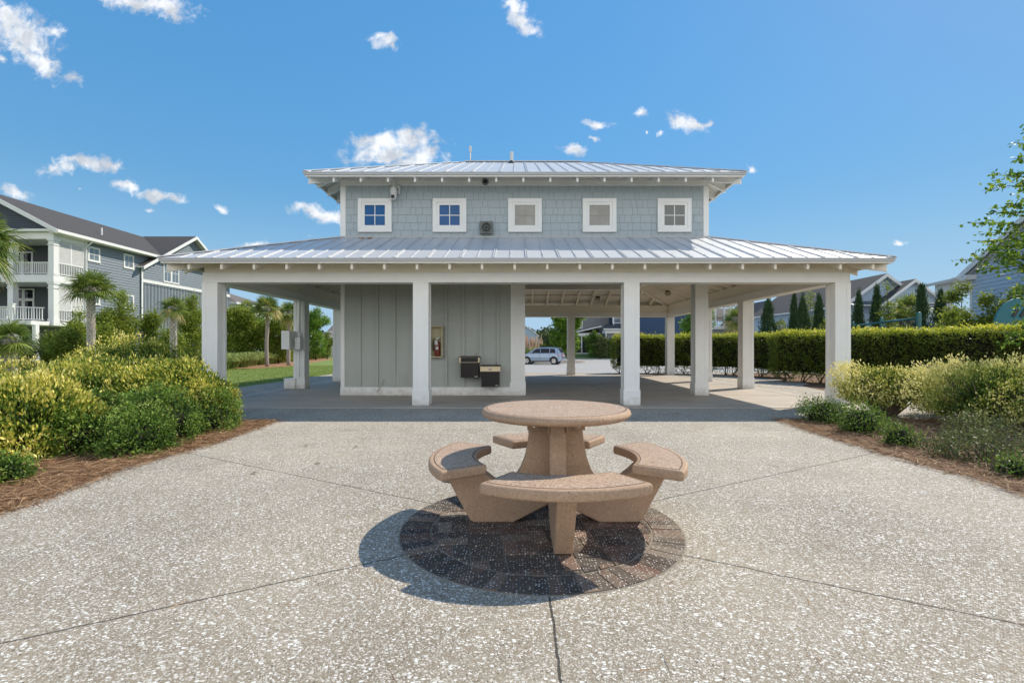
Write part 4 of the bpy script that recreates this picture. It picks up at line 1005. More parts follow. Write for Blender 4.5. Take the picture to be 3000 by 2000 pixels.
def bench(k):
    a0 = math.pi/2*k; hs = R(33.5); ri, ro, z0, z1 = .555, .885, .404, .470
    def outline(r0, r1, h, n=22):
        pts = [(r1*math.cos(-h+2*h*i/n), r1*math.sin(-h+2*h*i/n)) for i in range(n+1)]
        pts += [(r0*math.cos(h-2*h*i/n), r0*math.sin(h-2*h*i/n)) for i in range(n+1)]
        return pts
    M = TR((TX, TY, 0)) @ Matrix.Rotation(a0, 4, 'Z')
    mb = MB(); mb.prism(outline(ri, ro, hs), 'z', z0, z1)
    b = mb.xform(M).build('bench', M_agg, tb, bevel=.018, seg=4)
    g1 = outline(ri+.024, ro-.034, hs-R(1.9)); g2 = outline(ri+.031, ro-.041, hs-R(2.4))
    mb = MB(); mb.prism(g1, 'z', z1-.004, z1+.0006); mb.xform(M).build('groove', M_groove, b)
    mb = MB(); mb.prism(g2, 'z', z1-.004, z1+.0014); mb.xform(M).build('bench_inlay', M_aggtop, b)
for k in range(4): bench(k)
mb = MB(); mb.lathe([(.4835, .7995), (.4835, .8003), (.4905, .8003), (.4905, .7995)], TX, TY, 96); mb.build('groove', M_groove, o)
# ================================================================== HOUSES
M_hwhite = pm('house_white_trim', (.66, .66, .64), .55, .05, 2, .05, 60)
M_blue = pm('slate_blue_siding', (.185, .215, .245), .65, .06, 1.5, .1, 40)
M_navysh = pm('navy_gable_shingle', (.050, .065, .085), .7, .12, 4, .2, 40)
M_navy = pm('navy_siding', (.020, .052, .115), .6, .06, 2, .1, 40)
M_grey = pm('warm_grey_siding', (.20, .20, .205), .65, .06, 2, .1, 40)
M_pale = pm('pale_blue_siding', (.33, .41, .50), .65, .05, 2, .1, 40)
M_pale2 = pm('light_blue_siding', (.37, .465, .56), .65, .05, 2, .1, 40)
M_cream = pm('cream_siding', (.42, .37, .29), .65, .05, 2, .1, 40)
M_offwhite = pm('off_white_siding', (.58, .58, .56), .65, .05, 2, .1, 40)
M_shing = pm('charcoal_asphalt_shingle', (.060, .056, .055), .9, .22, 6, .6, 14, dark=(.10,.092,.088), darkscale=7, darkamt=.6, stretch=(1, 1, 4))
M_shing2 = pm('brown_asphalt_shingle', (.135, .115, .105), .9, .2, 6, .6, 14)
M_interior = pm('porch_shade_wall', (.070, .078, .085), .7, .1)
M_screen = pm('dark_screen', (.018, .020, .022), .5, .1, spec=.2)
M_metalroof = pm('dark_standing_seam', (.10, .11, .12), .4, .1, 2, .05, 20, metal=.4)

def WM(p0, p1):
    """wall frame: local x runs p0->p1, local +y points into the wall, z up"""
    d = Vector((p1[0]-p0[0], p1[1]-p0[1], 0)); L = d.length; d /= L; n = Vector((-d.y, d.x, 0))
    return Matrix(((d.x, n.x, 0, p0[0]), (d.y, n.y, 0, p0[1]), (0, 0, 1, 0), (0, 0, 0, 1))), L

def lap(parent, p0, p1, z0, z1, mat, pitch=.21, prof=None, name='siding', board=None):
    M, L = WM(p0, p1); mb = MB(); z = z0
    if prof is None: prof = lambda z: (0, L)
    while z < z1-.01:
        zt = min(z+pitch, z1); a, b = prof(z); c, d = prof(zt)
        if b-a > .05:
            mb.quad((a, -.034, z), (b, -.034, z), (d, -.003, zt), (c, -.003, zt)); mb.quad((a, -.003, z), (b, -.003, z), (b, -.034, z), (a, -.034, z))
        z += pitch
    return mb.xform(M).build(name, mat, parent)

def win(parent, p0, p1, u, z0, z1, w, g=None, trim=.10, grid=(2, 2), trimmat=None, sill=True):
    M, L = WM(p0, p1); tm = trimmat or M_hwhite; mb = MB(); zc = (z0+z1)/2; hh = (z1-z0)/2
    ring(mb, u, zc, w/2, hh, trim, -.06, .0)
    if sill: mb.box(u-w/2-.03, u+w/2+.03, -.085, -.0605, z0-.03, z0+.05)
    f = mb.xform(M).build('window', tm, parent)
    mb = MB(); mb.box(u-w/2+trim, u+w/2-trim, -.028, -.004, z0+trim, z1-trim); mb.xform(M).build('pane', g or G_house, f)
    mb = MB(); iw = w-2*trim; ih = (z1-z0)-2*trim
    for i in range(1, grid[0]): x = u-w/2+trim+iw*i/grid[0]; mb.box(x-.015, x+.015, -.045, -.029, z0+trim, z1-trim)
    for j in range(1, grid[1]):
        z = z0+trim+ih*j/grid[1]; mb.box(u-w/2+trim, u+w/2-trim, -.0555, -.0455, z-.018, z+.018)
    if mb.v: mb.xform(M).build('muntin', tm, f)
    return f

def railing(parent, a, b, z0, h=.9, sp=.13, name='railing', mat=None):
    a = Vector((a[0], a[1], z0)); b = Vector((b[0], b[1], z0 if len(b) < 3 else b[2])); L = (b-a).length; mb = MB()
    mb.beam(a+Vector((0, 0, h)), b+Vector((0, 0, h)), .09, .06); mb.beam(a+Vector((0, 0, .14)), b+Vector((0, 0, .14)), .05, .05)
    k = sp
    while k < L:
        q = a.lerp(b, k/L); mb.box(q.x-.02, q.x+.02, q.y-.02, q.y+.02, q.z+.14, q.z+h-.06); k += sp
    return mb.build(name, mat or M_hwhite, parent)

def gprof(L, ap, za, sl):
    return lambda z: (max(0, ap-(za-z)/sl), min(L, ap+(za-z)/sl))

# ---- big slate blue house on the left
h = thing('house', (-36, 44, -.03), 'large slate blue three level house with stacked white porches and louvred shutters, far left', 'house')
SX = -32.0
mb = MB(); mb.box(-41.4, SX-.03, 36.0, 53.0, -.1, 9.3); mb.box(-36, -31.96, 41.2, 53.7, -.1, 8.3)
mb.build('house_wall', M_blue, h)
lap(h, (SX, 36.0), (SX, 39.2), .2, 9.2, M_blue); 
lap(h, (SX, 39.2), (SX, 41.15), .2, 9.2, M_blue)
Wg0, Wg1 = (-31.9, 41.15), (-31.9, 53.75)
lap(h, Wg0, Wg1, 7.10, 12.1, M_blue, prof=gprof(12.6, 6.3, 12.05, .60))
mb = MB(); M_, L_ = WM(Wg0, Wg1); mb.prism([(0, 6.7), (12.6, 6.7), (12.6, 8.25), (6.3, 12.03), (0, 8.25)], 'y', .001, .05); mb.xform(M_).build('gable_wall', M_blue, h)
mb = MB()
k = .35
while k < 12.5: mb.box(k-.025, k+.025, -.03, 0, .0, 6.82); k += .405
mb.xform(M_).build('batten', M_blue, h)
mb = MB(); mb.box(-.02, 12.62, -.05, 0, 6.83, 7.09); mb.box(-.02, .14, -.045, 0, 0, 6.829); mb.box(-.02, .14, -.045, 0, 7.091, 8.2); mb.xform(M_).build('trim_band', M_hwhite, h)
mb = MB(); mb.box(SX-.05, SX+.06, 35.72, 36.02, 2.9, 9.0); mb.build('corner_post', M_hwhite, h)
win(h, Wg0, Wg1, 3.02, 7.19, 9.05, 1.0); win(h, Wg0, Wg1, 4.02, 7.19, 9.05, 1.0)
for (u, z0, z1) in ((.62, 7.72, 8.82), (3.9, 7.75, 8.9), (.62, 4.5, 5.6), (3.9, 4.45, 5.6)): win(h, (SX, 36.0), (SX, 41.3), u, z0, z1, 1.05, trim=.13)
# roofs
def slab(mb, pts, t=.12, mi=0):
    low = [Vector(p)-Vector((0, 0, t)) for p in pts]; mb.poly(pts, mi); mb.poly([tuple(q) for q in low][::-1], 1)
    for i in range(len(pts)):
        j = (i+1) % len(pts); mb.quad(pts[i], low[i], low[j], pts[j], 1)
rx, rz = -36.5, 12.05; mb = MB()
slab(mb, [(-31.35, 33.0, 9.33), (-31.35, 53.2, 9.33), (rx, 53.2, rz), (rx, 33.0, rz)]); slab(mb, [(rx, 33.0, rz), (rx, 53.2, rz), (-41.65, 53.2, 9.33), (-41.65, 33.0, 9.33)])
mb.build('roof', [M_shing, M_hwhite], h)
mb = MB(); slab(mb, [(-36.6, 47.45, 12.13), (-31.35, 47.45, 12.13), (-31.35, 40.7, 8.10), (-32.0, 40.7, 8.10), (-32.6, 41.6, 8.64)][::-1]); slab(mb, [(-31.35, 47.45, 12.13), (-36.6, 47.45, 12.13), (-32.6, 53.3, 8.64), (-32.0, 54.2, 8.10), (-31.35, 54.2, 8.10)][::-1])
mb.build('wing_roof', [M_shing, M_hwhite], h)
for y in (40.68, 54.22): mb = MB(); mb.beam((-31.33, y, 8.09), (-31.33, 47.45, 12.12), .05, .28); mb.build('rake_board', M_hwhite, h)
for x in (-31.33, -41.67): mb = MB(); mb.beam((x, 32.98, 9.32), (rx, 32.98, rz-.01), .05, .30); mb.build('rake_board', M_hwhite, h)
mb = MB(); mb.box(-31.4, -31.28, 33.0, 43.0, 9.10, 9.30); mb.box(-31.9, -31.405, 33.0, 43.0, 9.08, 9.12); mb.build('gutter', M_hwhite, h)
mb = MB(); mb.tube([(-31.35, 35.9, 9.12), (-31.8, 35.85, 8.75), (-31.86, 35.85, 8.6), (-31.86, 35.85, 3.0)], .05, 8); mb.build('downspout', M_hwhite, h)
mb = MB(); mb.bar((-33.0, 38.5, 10.0), (-33.0, 38.5, 10.75), .06, 8); mb.build('vent_pipe', M_hwhite, h)
lap(h, (-41.5, 33.45), (-31.5, 33.45), 9.32, 12.0, M_navysh, .17, gprof(10, 5.0, 12.0, .528), name='gable_shingle')
mb = MB(); mb.prism([(-41.5, 9.3), (-31.5, 9.3), (-36.5, 11.98)], 'y', 33.46, 33.6); mb.build('gable_wall', M_navysh, h)
mb = MB(); mb.box(-41.6, -31.45, 33.1, 33.5, 9.2, 9.36); mb.box(-41.5, -31.9, 33.35, 33.65, 8.72, 9.19); mb.box(-32.2, -31.9, 33.66, 36, 8.72, 9.19)
mb.box(-41.5, -31.85, 33.3, 36, 5.95, 6.25); mb.box(-41.5, -31.80, 33.25, 36, 5.74, 5.949); mb.box(-41.5, -31.8, 33.25, 36, 2.76, 3.03); mb.build('porch_frame', M_hwhite, h)
mb = MB(); mb.box(-41.5, -32.25, 33.7, 36, 8.8, 8.85); mb.build('porch_ceiling', M_hwhite, h)
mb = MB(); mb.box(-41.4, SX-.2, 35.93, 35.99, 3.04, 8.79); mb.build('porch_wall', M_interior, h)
for z0, z1 in ((3.03, 5.74), (6.25, 8.72)):
    for x in (-32.05, -34.85, -38.3):
        mb = MB(); mb.box(x-.19, x+.19, 33.32, 33.70, z0, z1); mb.box(x-.23, x+.23, 33.28, 33.74, z1-.42, z1-.36); mb.box(x-.24, x+.24, 33.27, 33.75, z1-.12, z1-.001); mb.box(x-.22, x+.22, 33.29, 33.73, z0+.001, z0+.2); mb.build('porch_column', M_hwhite, h)
railing(h, (-41.4, 33.5), (-38.5, 33.5), 6.25); railing(h, (-38.1, 33.5), (-35.05, 33.5), 6.25); railing(h, (-34.65, 33.5), (-32.25, 33.5), 6.25)
railing(h, (-41.4, 33.5), (-35.05, 33.5), 3.03)
railing(h, (-32.0, 33.75), (-32.0, 35.7), 6.25); railing(h, (-32.0, 33.75), (-32.0, 35.7), 3.03)
for z0, z1 in ((7.12, 8.70), (3.82, 5.72)):
    s_ = MB(); y0, y1 = 33.76, 35.70
    for a, b in ((y0, (y0+y1)/2), ((y0+y1)/2, y1)):
        s_.box(SX-.01, SX+.05, a, a+.05, z0, z1); s_.box(SX-.01, SX+.05, b-.05, b, z0, z1); s_.box(SX-.01, SX+.05, a+.051, b-.051, z0, z0+.06); s_.box(SX-.01, SX+.05, a+.051, b-.051, z1-.06, z1)
        z = z0+.07; s_.box(SX-.012, SX-.004, a+.052, b-.052, z0+.062, z1-.062)
        while z < z1-.09:
            s_.hexa([(SX, a+.052, z+.05), (SX+.045, a+.052, z), (SX+.045, b-.052, z), (SX, b-.052, z+.05), (SX, a+.052, z+.058), (SX+.045, a+.052, z+.008), (SX+.045, b-.052, z+.008), (SX, b-.052, z+.058)]); z += .062
    s_.build('louvred_shutter', M_hwhite, h)
for z0, z1, tr in ((6.3, 8.35, 0), (3.05, 5.6, 1)):
    for u in (4.35, 5.15):
        if tr: win(h, (-41.4, 35.93), (-32.2, 35.93), u+.1, z0, z0+1.75, .78, G_black, .11, (1, 1), sill=False); win(h, (-41.4, 35.93), (-32.2, 35.93), u+.1, z0+1.76, z1, .78, G_black, .08, (1, 1), sill=False)
        else: win(h, (-41.4, 35.93), (-32.2, 35.93), u, z0, z1, .78, G_black, .11, (1, 1), sill=False)
    win(h, (-41.4, 35.93), (-32.2, 35.93), 2.2, z0, z1, 1.0, G_black, .1, (1, 1), sill=False)
# front landing with newel posts, stair and open lower storey
mb = MB(); mb.box(-34.75, -32.0, 31.9, 33.24, 2.76, 3.02); mb.build('landing', M_hwhite, h)
for x in (-34.65, -33.35):
    mb = MB(); mb.box(x-.09, x+.09, 31.95, 32.13, 3.0, 4.1); mb.box(x-.12, x+.12, 31.92, 32.16, 4.1, 4.16); mb.build('newel_post', M_hwhite, h)
railing(h, (-34.5, 32.04), (-33.45, 32.04), 3.02, .95); railing(h, (-33.2, 32.04), (-32.1, 32.9), 3.02, .95)
mb = MB()
for k in range(14): mb.box(-34.9-.3*k-.3, -34.9-.3*k, 32.0, 33.2, 2.84-.2*k, 2.88-.2*k)
mb.beam((-34.8, 32.0, 3.0), (-39.1, 32.0, .05), .05, .3); mb.build('stair', M_hwhite, h)
railing(h, (-34.8, 32.0), (-38.9, 32.0, .2), 3.0, .95)
for x in (-33.3, -32.0, -36.0):
    mb = MB(); mb.box(x-.12, x+.12, 32.1, 32.34, 0, 2.75); mb.build('post', M_hwhite, h)

# ---- generic gabled house in a wall frame
def gable_house(p0, p1, depth, eave, slope, label, wall, roofm, ridge='v', zb=-.5, over=.35, wins=(), name='house', ap=None):
    M, L = WM(p0, p1); c0 = M @ Vector((L/2, depth/2, 0)); h = thing(name, (c0.x, c0.y, H(c0.x, c0.y)), label, 'house')
    mb = MB(); mb.box(0, L, .03, depth, zb, eave); mb.xform(M).build('house_wall', wall, h)
    P0 = Vector((*p0, 0)); P1 = Vector((*p1, 0)); nin = (M.to_3x3() @ Vector((0, 1, 0)))
    Q0 = P0+nin*depth; Q1 = P1+nin*depth
    lap(h, (P0.x, P0.y), (P1.x, P1.y), max(zb, -.2), eave, wall)
    lap(h, (P1.x, P1.y), (Q1.x, Q1.y), max(zb, -.2), eave, wall); lap(h, (Q0.x, Q0.y), (P0.x, P0.y), max(zb, -.2), eave, wall)
    mb = MB(); fas = MB()
    if ridge == 'v':
        a = L/2 if ap is None else ap; za = eave + slope*a; zr = eave
        e0, e1 = eave-slope*over, eave-slope*over
        slab(mb, [(-over, -over, e0), (a, -over, za), (a, depth+over, za), (-over, depth+over, e0)][::-1]); slab(mb, [(L+over, -over, za-slope*(L+over-a)), (L+over, depth+over, za-slope*(L+over-a)), (a, depth+over, za), (a, -over, za)][::-1])
        fas.beam((-over, -over-.02, e0-.01), (a, -over-.02, za-.01), .04, .24); fas.beam((a, -over-.02, za-.01), (L+over, -over-.02, za-slope*(L+over-a)-.01), .04, .24)
        lap(h, (P0.x, P0.y), (P1.x, P1.y), eave, za, wall, prof=gprof(L, a, za, slope))
        g = MB(); g.prism([(0, eave-.01), (L, eave-.01), (a, za-.05)], 'y', .03, .15); g.xform(M).build('gable_wall', wall, h)
    elif ridge == 'u':
        za = eave + slope*depth/2
        slab(mb, [(-over, -over, eave-slope*over), (L+over, -over, eave-slope*over), (L+over, depth/2, za), (-over, depth/2, za)]); slab(mb, [(L+over, depth+over, eave-slope*over), (-over, depth+over, eave-slope*over), (-over, depth/2, za), (L+over, depth/2, za)])
        fas.box(-over, L+over, -over-.06, -over-.001, eave-slope*over-.2, eave-slope*over-.02)
        g = MB(); g.prism([(0.03, eave-.01), (depth-.03, eave-.01), (depth/2, za-.06)], 'x', .03, .1); g.prism([(0.03, eave-.01), (depth-.03, eave-.01), (depth/2, za-.06)], 'x', L-.1, L-.03); g.xform(M).build('gable_wall', wall, h)
    else:                                   # hip
        r_ = min(L, depth)/2; za = eave + slope*(r_+over); o_ = over
        A, B, C_, D = (-o_, -o_, eave), (L+o_, -o_, eave), (L+o_, depth+o_, eave), (-o_, depth+o_, eave)
        if L >= depth: r0, r1 = (r_, depth/2, za), (L-r_, depth/2, za); slab(mb, [A, B, r1, r0]); slab(mb, [B, C_, r1]); slab(mb, [C_, D, r0, r1]); slab(mb, [D, A, r0])
        else: r0, r1 = (L/2, r_, za), (L/2, depth-r_, za); slab(mb, [A, B, r0]); slab(mb, [B, C_, r1, r0]); slab(mb, [C_, D, r1]); slab(mb, [D, A, r0, r1])
        fas.box(-o_, L+o_, -o_-.05, -o_-.001, eave-.26, eave-.02); fas.box(L+o_+.001, L+o_+.05, -o_, depth+o_, eave-.26, eave-.02)
    mb.xform(M).build('roof', [roofm, M_hwhite], h); fas.xform(M).build('fascia', M_hwhite, h)
    t = MB(); t.box(-.02, .12, -.04, -.001, max(zb, -.2), eave-.02); t.box(L-.12, L+.02, -.04, -.001, max(zb, -.2), eave-.02); t.xform(M).build('corner_board', M_hwhite, h)
    for (u, z0, z1, w) in wins: win(h, p0, p1, u, z0, z1, w, grid=(1, 2), sill=False)
    return h

# seen through the left side of the porch
gable_house((-44, 60), (-34.9, 60), 9, 6.9, .4, 'white house whose eave peeks above the myrtle trees left of the slim palm', M_offwhite, M_shing2, 'hip', wins=((8.2, 4.2, 6.0, 1.0),))
gable_house((-44.2, 70), (-33.4, 70), 11, 5.8, .42, 'white house under a broad brown hipped roof behind the lone slim palm', M_offwhite, M_shing2, 'hip', wins=((9.6, 3.2, 4.9, 1.1), (7.2, 3.2, 4.9, 1.1)))
gable_house((-35.6, 92), (-27, 92), 9, 4.55, .45, 'small grey house with brown roof far beyond the lawn, left of the pavilion wall', M_grey, M_shing2, 'u', wins=((1.1, 2.6, 4.3, .95), (2.15, 2.6, 4.3, .95), (1.2, -.2, 1.8, 1.2)))
hh = gable_house((-33.0, 80), (-30.3, 80), 5, 3.2, .4, 'little white porch house half hidden by the round tree beyond the ornamental grasses', M_offwhite, M_shing2, 'hip')
# across the car park
gable_house((-1.2, 140), (4.6+1.5, 140), 12, 4.95, .75, 'distant pale blue cottage with white trimmed gable behind the pampas grass', M_pale, M_shing2, 'v', wins=((5.3, 1.5, 3.0, 1.0),))
g = gable_house((9.0, 77), (14.9, 77), 9, 8.2, .5, 'warm grey two storey house with a screened lean-to porch across the street', M_grey, M_shing, 'v', zb=.1, wins=((.9, 4.35, 5.9, 1.0),))
mb = MB(); slab(mb, [(8.2, 74.0, 3.55), (12.9, 74.0, 4.65), (12.9, 77, 4.75), (8.2, 77, 3.65)], .2); mb.build('porch_roof', [M_shing, M_hwhite], g)
mb = MB(); mb.box(8.4, 12.7, 74.3, 74.45, 3.05, 3.5); mb.box(8.4, 12.7, 74.35, 74.45, .3, .5)
for x in (8.5, 9.9, 12.6): mb.box(x-.08, x+.08, 74.28, 74.46, .3, 3.05)
mb.box(8.45, 9.9, 74.33, 74.42, 1.35, 1.45); mb.build('porch_frame', M_hwhite, g)
mb = MB(); mb.box(8.5, 12.6, 74.46, 74.5, .3, 3.1); mb.box(12.55, 12.6, 74.5, 77, .3, 4.0); mb.build('screen', M_screen, g)
n = gable_house((14.6, 73.5), (27.2, 73.5), 10, 9.0, .5, 'navy blue two storey house with a white screened porch behind the street shrubs', M_navy, M_shing, 'u', zb=.1, wins=((.5, 4.95, 6.4, 1.3),))
mb = MB(); slab(mb, [(12.6, 70.6, 4.05), (17.6, 70.6, 4.05), (17.6, 73.5, 4.75), (13.3, 73.5, 4.75)], .18); mb.build('porch_roof', [M_shing, M_hwhite], n)
mb = MB(); mb.box(12.9, 17.3, 70.9, 71.1, 3.35, 3.86)
for x in (13.0, 15.2, 17.2): mb.box(x-.09, x+.09, 70.88, 71.1, .25, 3.35)
mb.box(12.9, 13.1, 71.11, 73.4, 3.35, 3.86); mb.build('porch_frame', M_hwhite, n)
mb = MB(); mb.box(13.0, 17.2, 71.12, 71.16, .3, 2.3); mb.box(13.02, 13.06, 71.2, 73.4, .3, 3.35); mb.build('screen', M_screen, n)
mb = MB(); mb.box(13.1, 17.1, 71.14, 71.17, 2.31, 3.34); mb.build('roller_shade', M_grey, n)
# metal picket fence
t = thing('fence', (10.5, 70, .2), 'low black metal picket fence in front of the grey house', 'fence')
mb = MB(); x = 6.6
while x < 12.6: mb.box(x-.012, x+.012, 69.99, 70.01, .1, 1.15); x += .13
mb.build('pickets', M_dark, t); mb = MB(); mb.box(6.5, 12.7, 69.975, 70.025, 1.10, 1.14); mb.box(6.5, 12.7, 69.975, 70.025, .25, .29); mb.build('rail', M_dark, t)

# right hand neighbours
b = thing('house', (24.5, 58, -.4), 'house with an open upper balcony on white columns seen over the hedge', 'house')
mb = MB(); mb.box(21.6, 25.6, 57.0, 62, -.5, 3.35); mb.build('house_wall', M_offwhite, b)
mb = MB(); mb.box(21.4, 25.0, 54.8, 57.2, 3.36, 3.72); mb.box(21.4, 25.0, 54.9, 57.2, 6.0, 6.25); mb.build('balcony_floor', M_hwhite, b)
for x in (21.6, 22.5, 23.5, 24.2, 24.85):
    mb = MB(); mb.box(x-.09, x+.09, 54.9, 55.08, 3.72, 6.0); mb.box(x-.13, x+.13, 54.86, 55.12, 5.85, 5.999); mb.build('balcony_column', M_hwhite, b)
railing(b, (21.5, 54.95), (24.9, 54.95), 3.72, .95, .2, mat=M_dark)
mb = MB(); slab(mb, [(22.5, 57.5, 4.5), (27.5, 57.5, 4.5), (27.0, 60, 6.1), (22.9, 60, 6.1)], .15); mb.build('roof', [M_shing2, M_hwhite], b)
mb = MB(); mb.prism([(24.4, 4.4), (26.2, 4.4), (25.3, 5.7)], 'y', 57.0, 57.4); mb.build('dormer', M_pale, b)
a_ = gable_house((24.6, 50), (31.0, 50), 7, 4.4, .46, 'cream house with brown roof and small left gable behind the first juniper', M_cream, M_shing2, 'u', wins=((3.2, 2.6, 4.0, .9), (4.15, 2.6, 4.0, .9)))
mb = MB(); slab(mb, [(24.35, 49.2, 4.25), (25.7, 49.2, 6.1), (25.7, 53, 6.1), (24.35, 53, 4.25)][::-1]); slab(mb, [(25.7, 49.2, 6.1), (27.05, 49.2, 4.25), (27.05, 53, 4.25), (25.7, 53, 6.1)][::-1]); mb.build('cross_gable_roof', [M_shing2, M_hwhite], a_)
mb = MB(); mb.prism([(24.6, 4.3), (26.8, 4.3), (25.7, 5.8)], 'y', 49.5, 49.9); mb.box(24.7, 26.7, 49.5, 49.9, 0, 4.29); mb.build('cross_gable_wall', M_cream, a_)
b_ = gable_house((27.9, 45), (36.0, 45), 4.5, 5.35, .5, 'tall brown roofed house rising behind the juniper group, left of the corner column', M_offwhite, M_shing2, 'u', wins=((2.0, 2.2, 3.6, 1.0),))
c_ = gable_house((22.95, 34.0), (28.45, 34.0), 13, 4.43, .72, 'white blue one storey house with twin shingled gables beyond the play rail', M_pale2, M_shing, 'v', wins=((2.6, 1.2, 2.7, 1.0),))
mb = MB(); slab(mb, [(24.7, 33.0, 4.1), (27.15, 33.0, 5.93), (27.15, 36.5, 5.93), (24.7, 36.5, 4.1)][::-1], .10); slab(mb, [(27.15, 33.0, 5.93), (29.6, 33.0, 4.1), (29.6, 36.5, 4.1), (27.15, 36.5, 5.93)][::-1], .10); mb.build('front_gable_roof', [M_shing, M_hwhite], c_)
mb = MB(); mb.box(25.05, 29.25, 33.35, 34, -.4, 4.2); mb.prism([(25.05, 4.2), (29.25, 4.2), (27.15, 5.76)], 'y', 33.35, 34); mb.build('front_gable_wall', M_pale2, c_)
lap(c_, (25.05, 33.34), (29.25, 33.34), 4.35, 5.76, M_pale2, prof=gprof(4.2, 2.1, 5.80, .74)); lap(c_, (25.05, 33.34), (29.25, 33.34), 0, 4.0, M_pale2)
for xx in (24.68, 29.62): mb = MB(); mb.beam((xx, 32.98, 4.09), (27.15, 32.98, 5.92), .04, .2); mb.build('rake_board', M_hwhite, c_)
mb = MB(); mb.box(25.0, 29.3, 33.24, 33.30, 4.12, 4.34); mb.build('frieze_board', M_hwhite, c_)
mb = MB(); slab(mb, [(22.9, 33.0, 4.15), (25.0, 33.0, 4.15), (25.0, 33.9, 4.5), (22.9, 33.9, 4.5)], .06); slab(mb, [(25.0, 32.85, 4.10), (29.3, 32.85, 4.10), (29.3, 33.3, 4.28), (25.0, 33.3, 4.28)], .05); mb.build('pent_roof', [M_metalroof, M_hwhite], c_)
# near right house, turned about 14 degrees
u = Vector((.2425, .970, 0)); w0 = Vector((24.8, 26.5, 0)); wn = w0 - u*11
dh = thing('house', (28, 22, -.4), 'light blue gabled house with white corner porch at the right edge behind leafy branches', 'house')
M, L = WM((w0.x, w0.y), (wn.x, wn.y)); M[2][3] = .36
mb = MB(); mb.box(0, 11, .03, 9, -.5, 5.0); mb.xform(M).build('house_wall', M_pale2, dh)
lap(dh, (w0.x, w0.y), (wn.x, wn.y), 0, 5.36, M_pale2, .2); lap(dh, (w0.x, w0.y), (wn.x, wn.y), 5.36, 7.9, M_pale2, .2, gprof(11, 5.5, 7.86, .45))
mb = MB(); mb.prism([(0, 5.0), (11, 5.0), (5.5, 7.45)], 'y', .03, .2); mb.xform(M).build('gable_wall', M_pale2, dh)
mb = MB(); slab(mb, [(-.6, -.3, 4.85), (5.5, -.3, 7.6), (5.5, 9, 7.6), (-.6, 9, 4.85)][::-1]); slab(mb, [(5.5, -.3, 7.6), (11.6, -.3, 4.85), (11.6, 9, 4.85), (5.5, 9, 7.6)][::-1]); mb.xform(M).build('roof', [M_shing, M_hwhite], dh)
mb = MB(); mb.beam((-.62, -.33, 4.84), (5.5, -.33, 7.59), .05, .3); mb.xform(M).build('rake_board', M_hwhite, dh)
mb = MB(); mb.beam((5.5, -.33, 7.59), (11.6, -.33, 4.84), .05, .3); mb.xform(M).build('rake_board', M_hwhite, dh)
mb = MB(); mb.beam((-.5, -.12, 4.62), (5.5, -.12, 7.30), .16, .04); mb.xform(M).build('soffit_board', M_hwhite, dh)
mb = MB(); mb.box(-.7, .5, -.5, .0, 4.55, 4.8); mb.xform(M).build('eave_return', M_hwhite, dh)
mb = MB(); mb.box(-.02, .16, -.04, 0, 0, 4.5); mb.xform(M).build('corner_board', M_hwhite, dh)
mb = MB(); slab(mb, [(-3.4, -.6, 4.75), (-.2, -.6, 4.75), (-.2, 3, 5.35), (-2.6, 3, 5.35)], .08); mb.xform(M).build('porch_roof', [M_shing, M_hwhite], dh)
mb = MB(); mb.box(-2.9, -.03, -.2, .1, 4.1, 4.65); mb.box(-2.9, -2.6, .1, 3, 4.1, 4.65); mb.box(-3.35, -.3, -.55, -.45, 4.60, 4.72); mb.xform(M).build('porch_beam', M_hwhite, dh)
mb = MB(); mb.box(-2.75, -2.4, -.18, .17, -.2, 4.1); mb.box(-2.15, -1.85, -.18, .12, -.2, 4.1); mb.xform(M).build('porch_column', M_hwhite, dh)
mb = MB(); slab(mb, [(1.6, 2.5, 7.25), (11, 2.5, 7.25), (11, 5.2, 9.0), (2.8, 5.2, 9.0)], .12); mb.box(1.9, 11, 2.8, 8.8, 5.0, 7.22, 1); mb.xform(M).build('upper_roof', [M_shing, M_hwhite], dh)

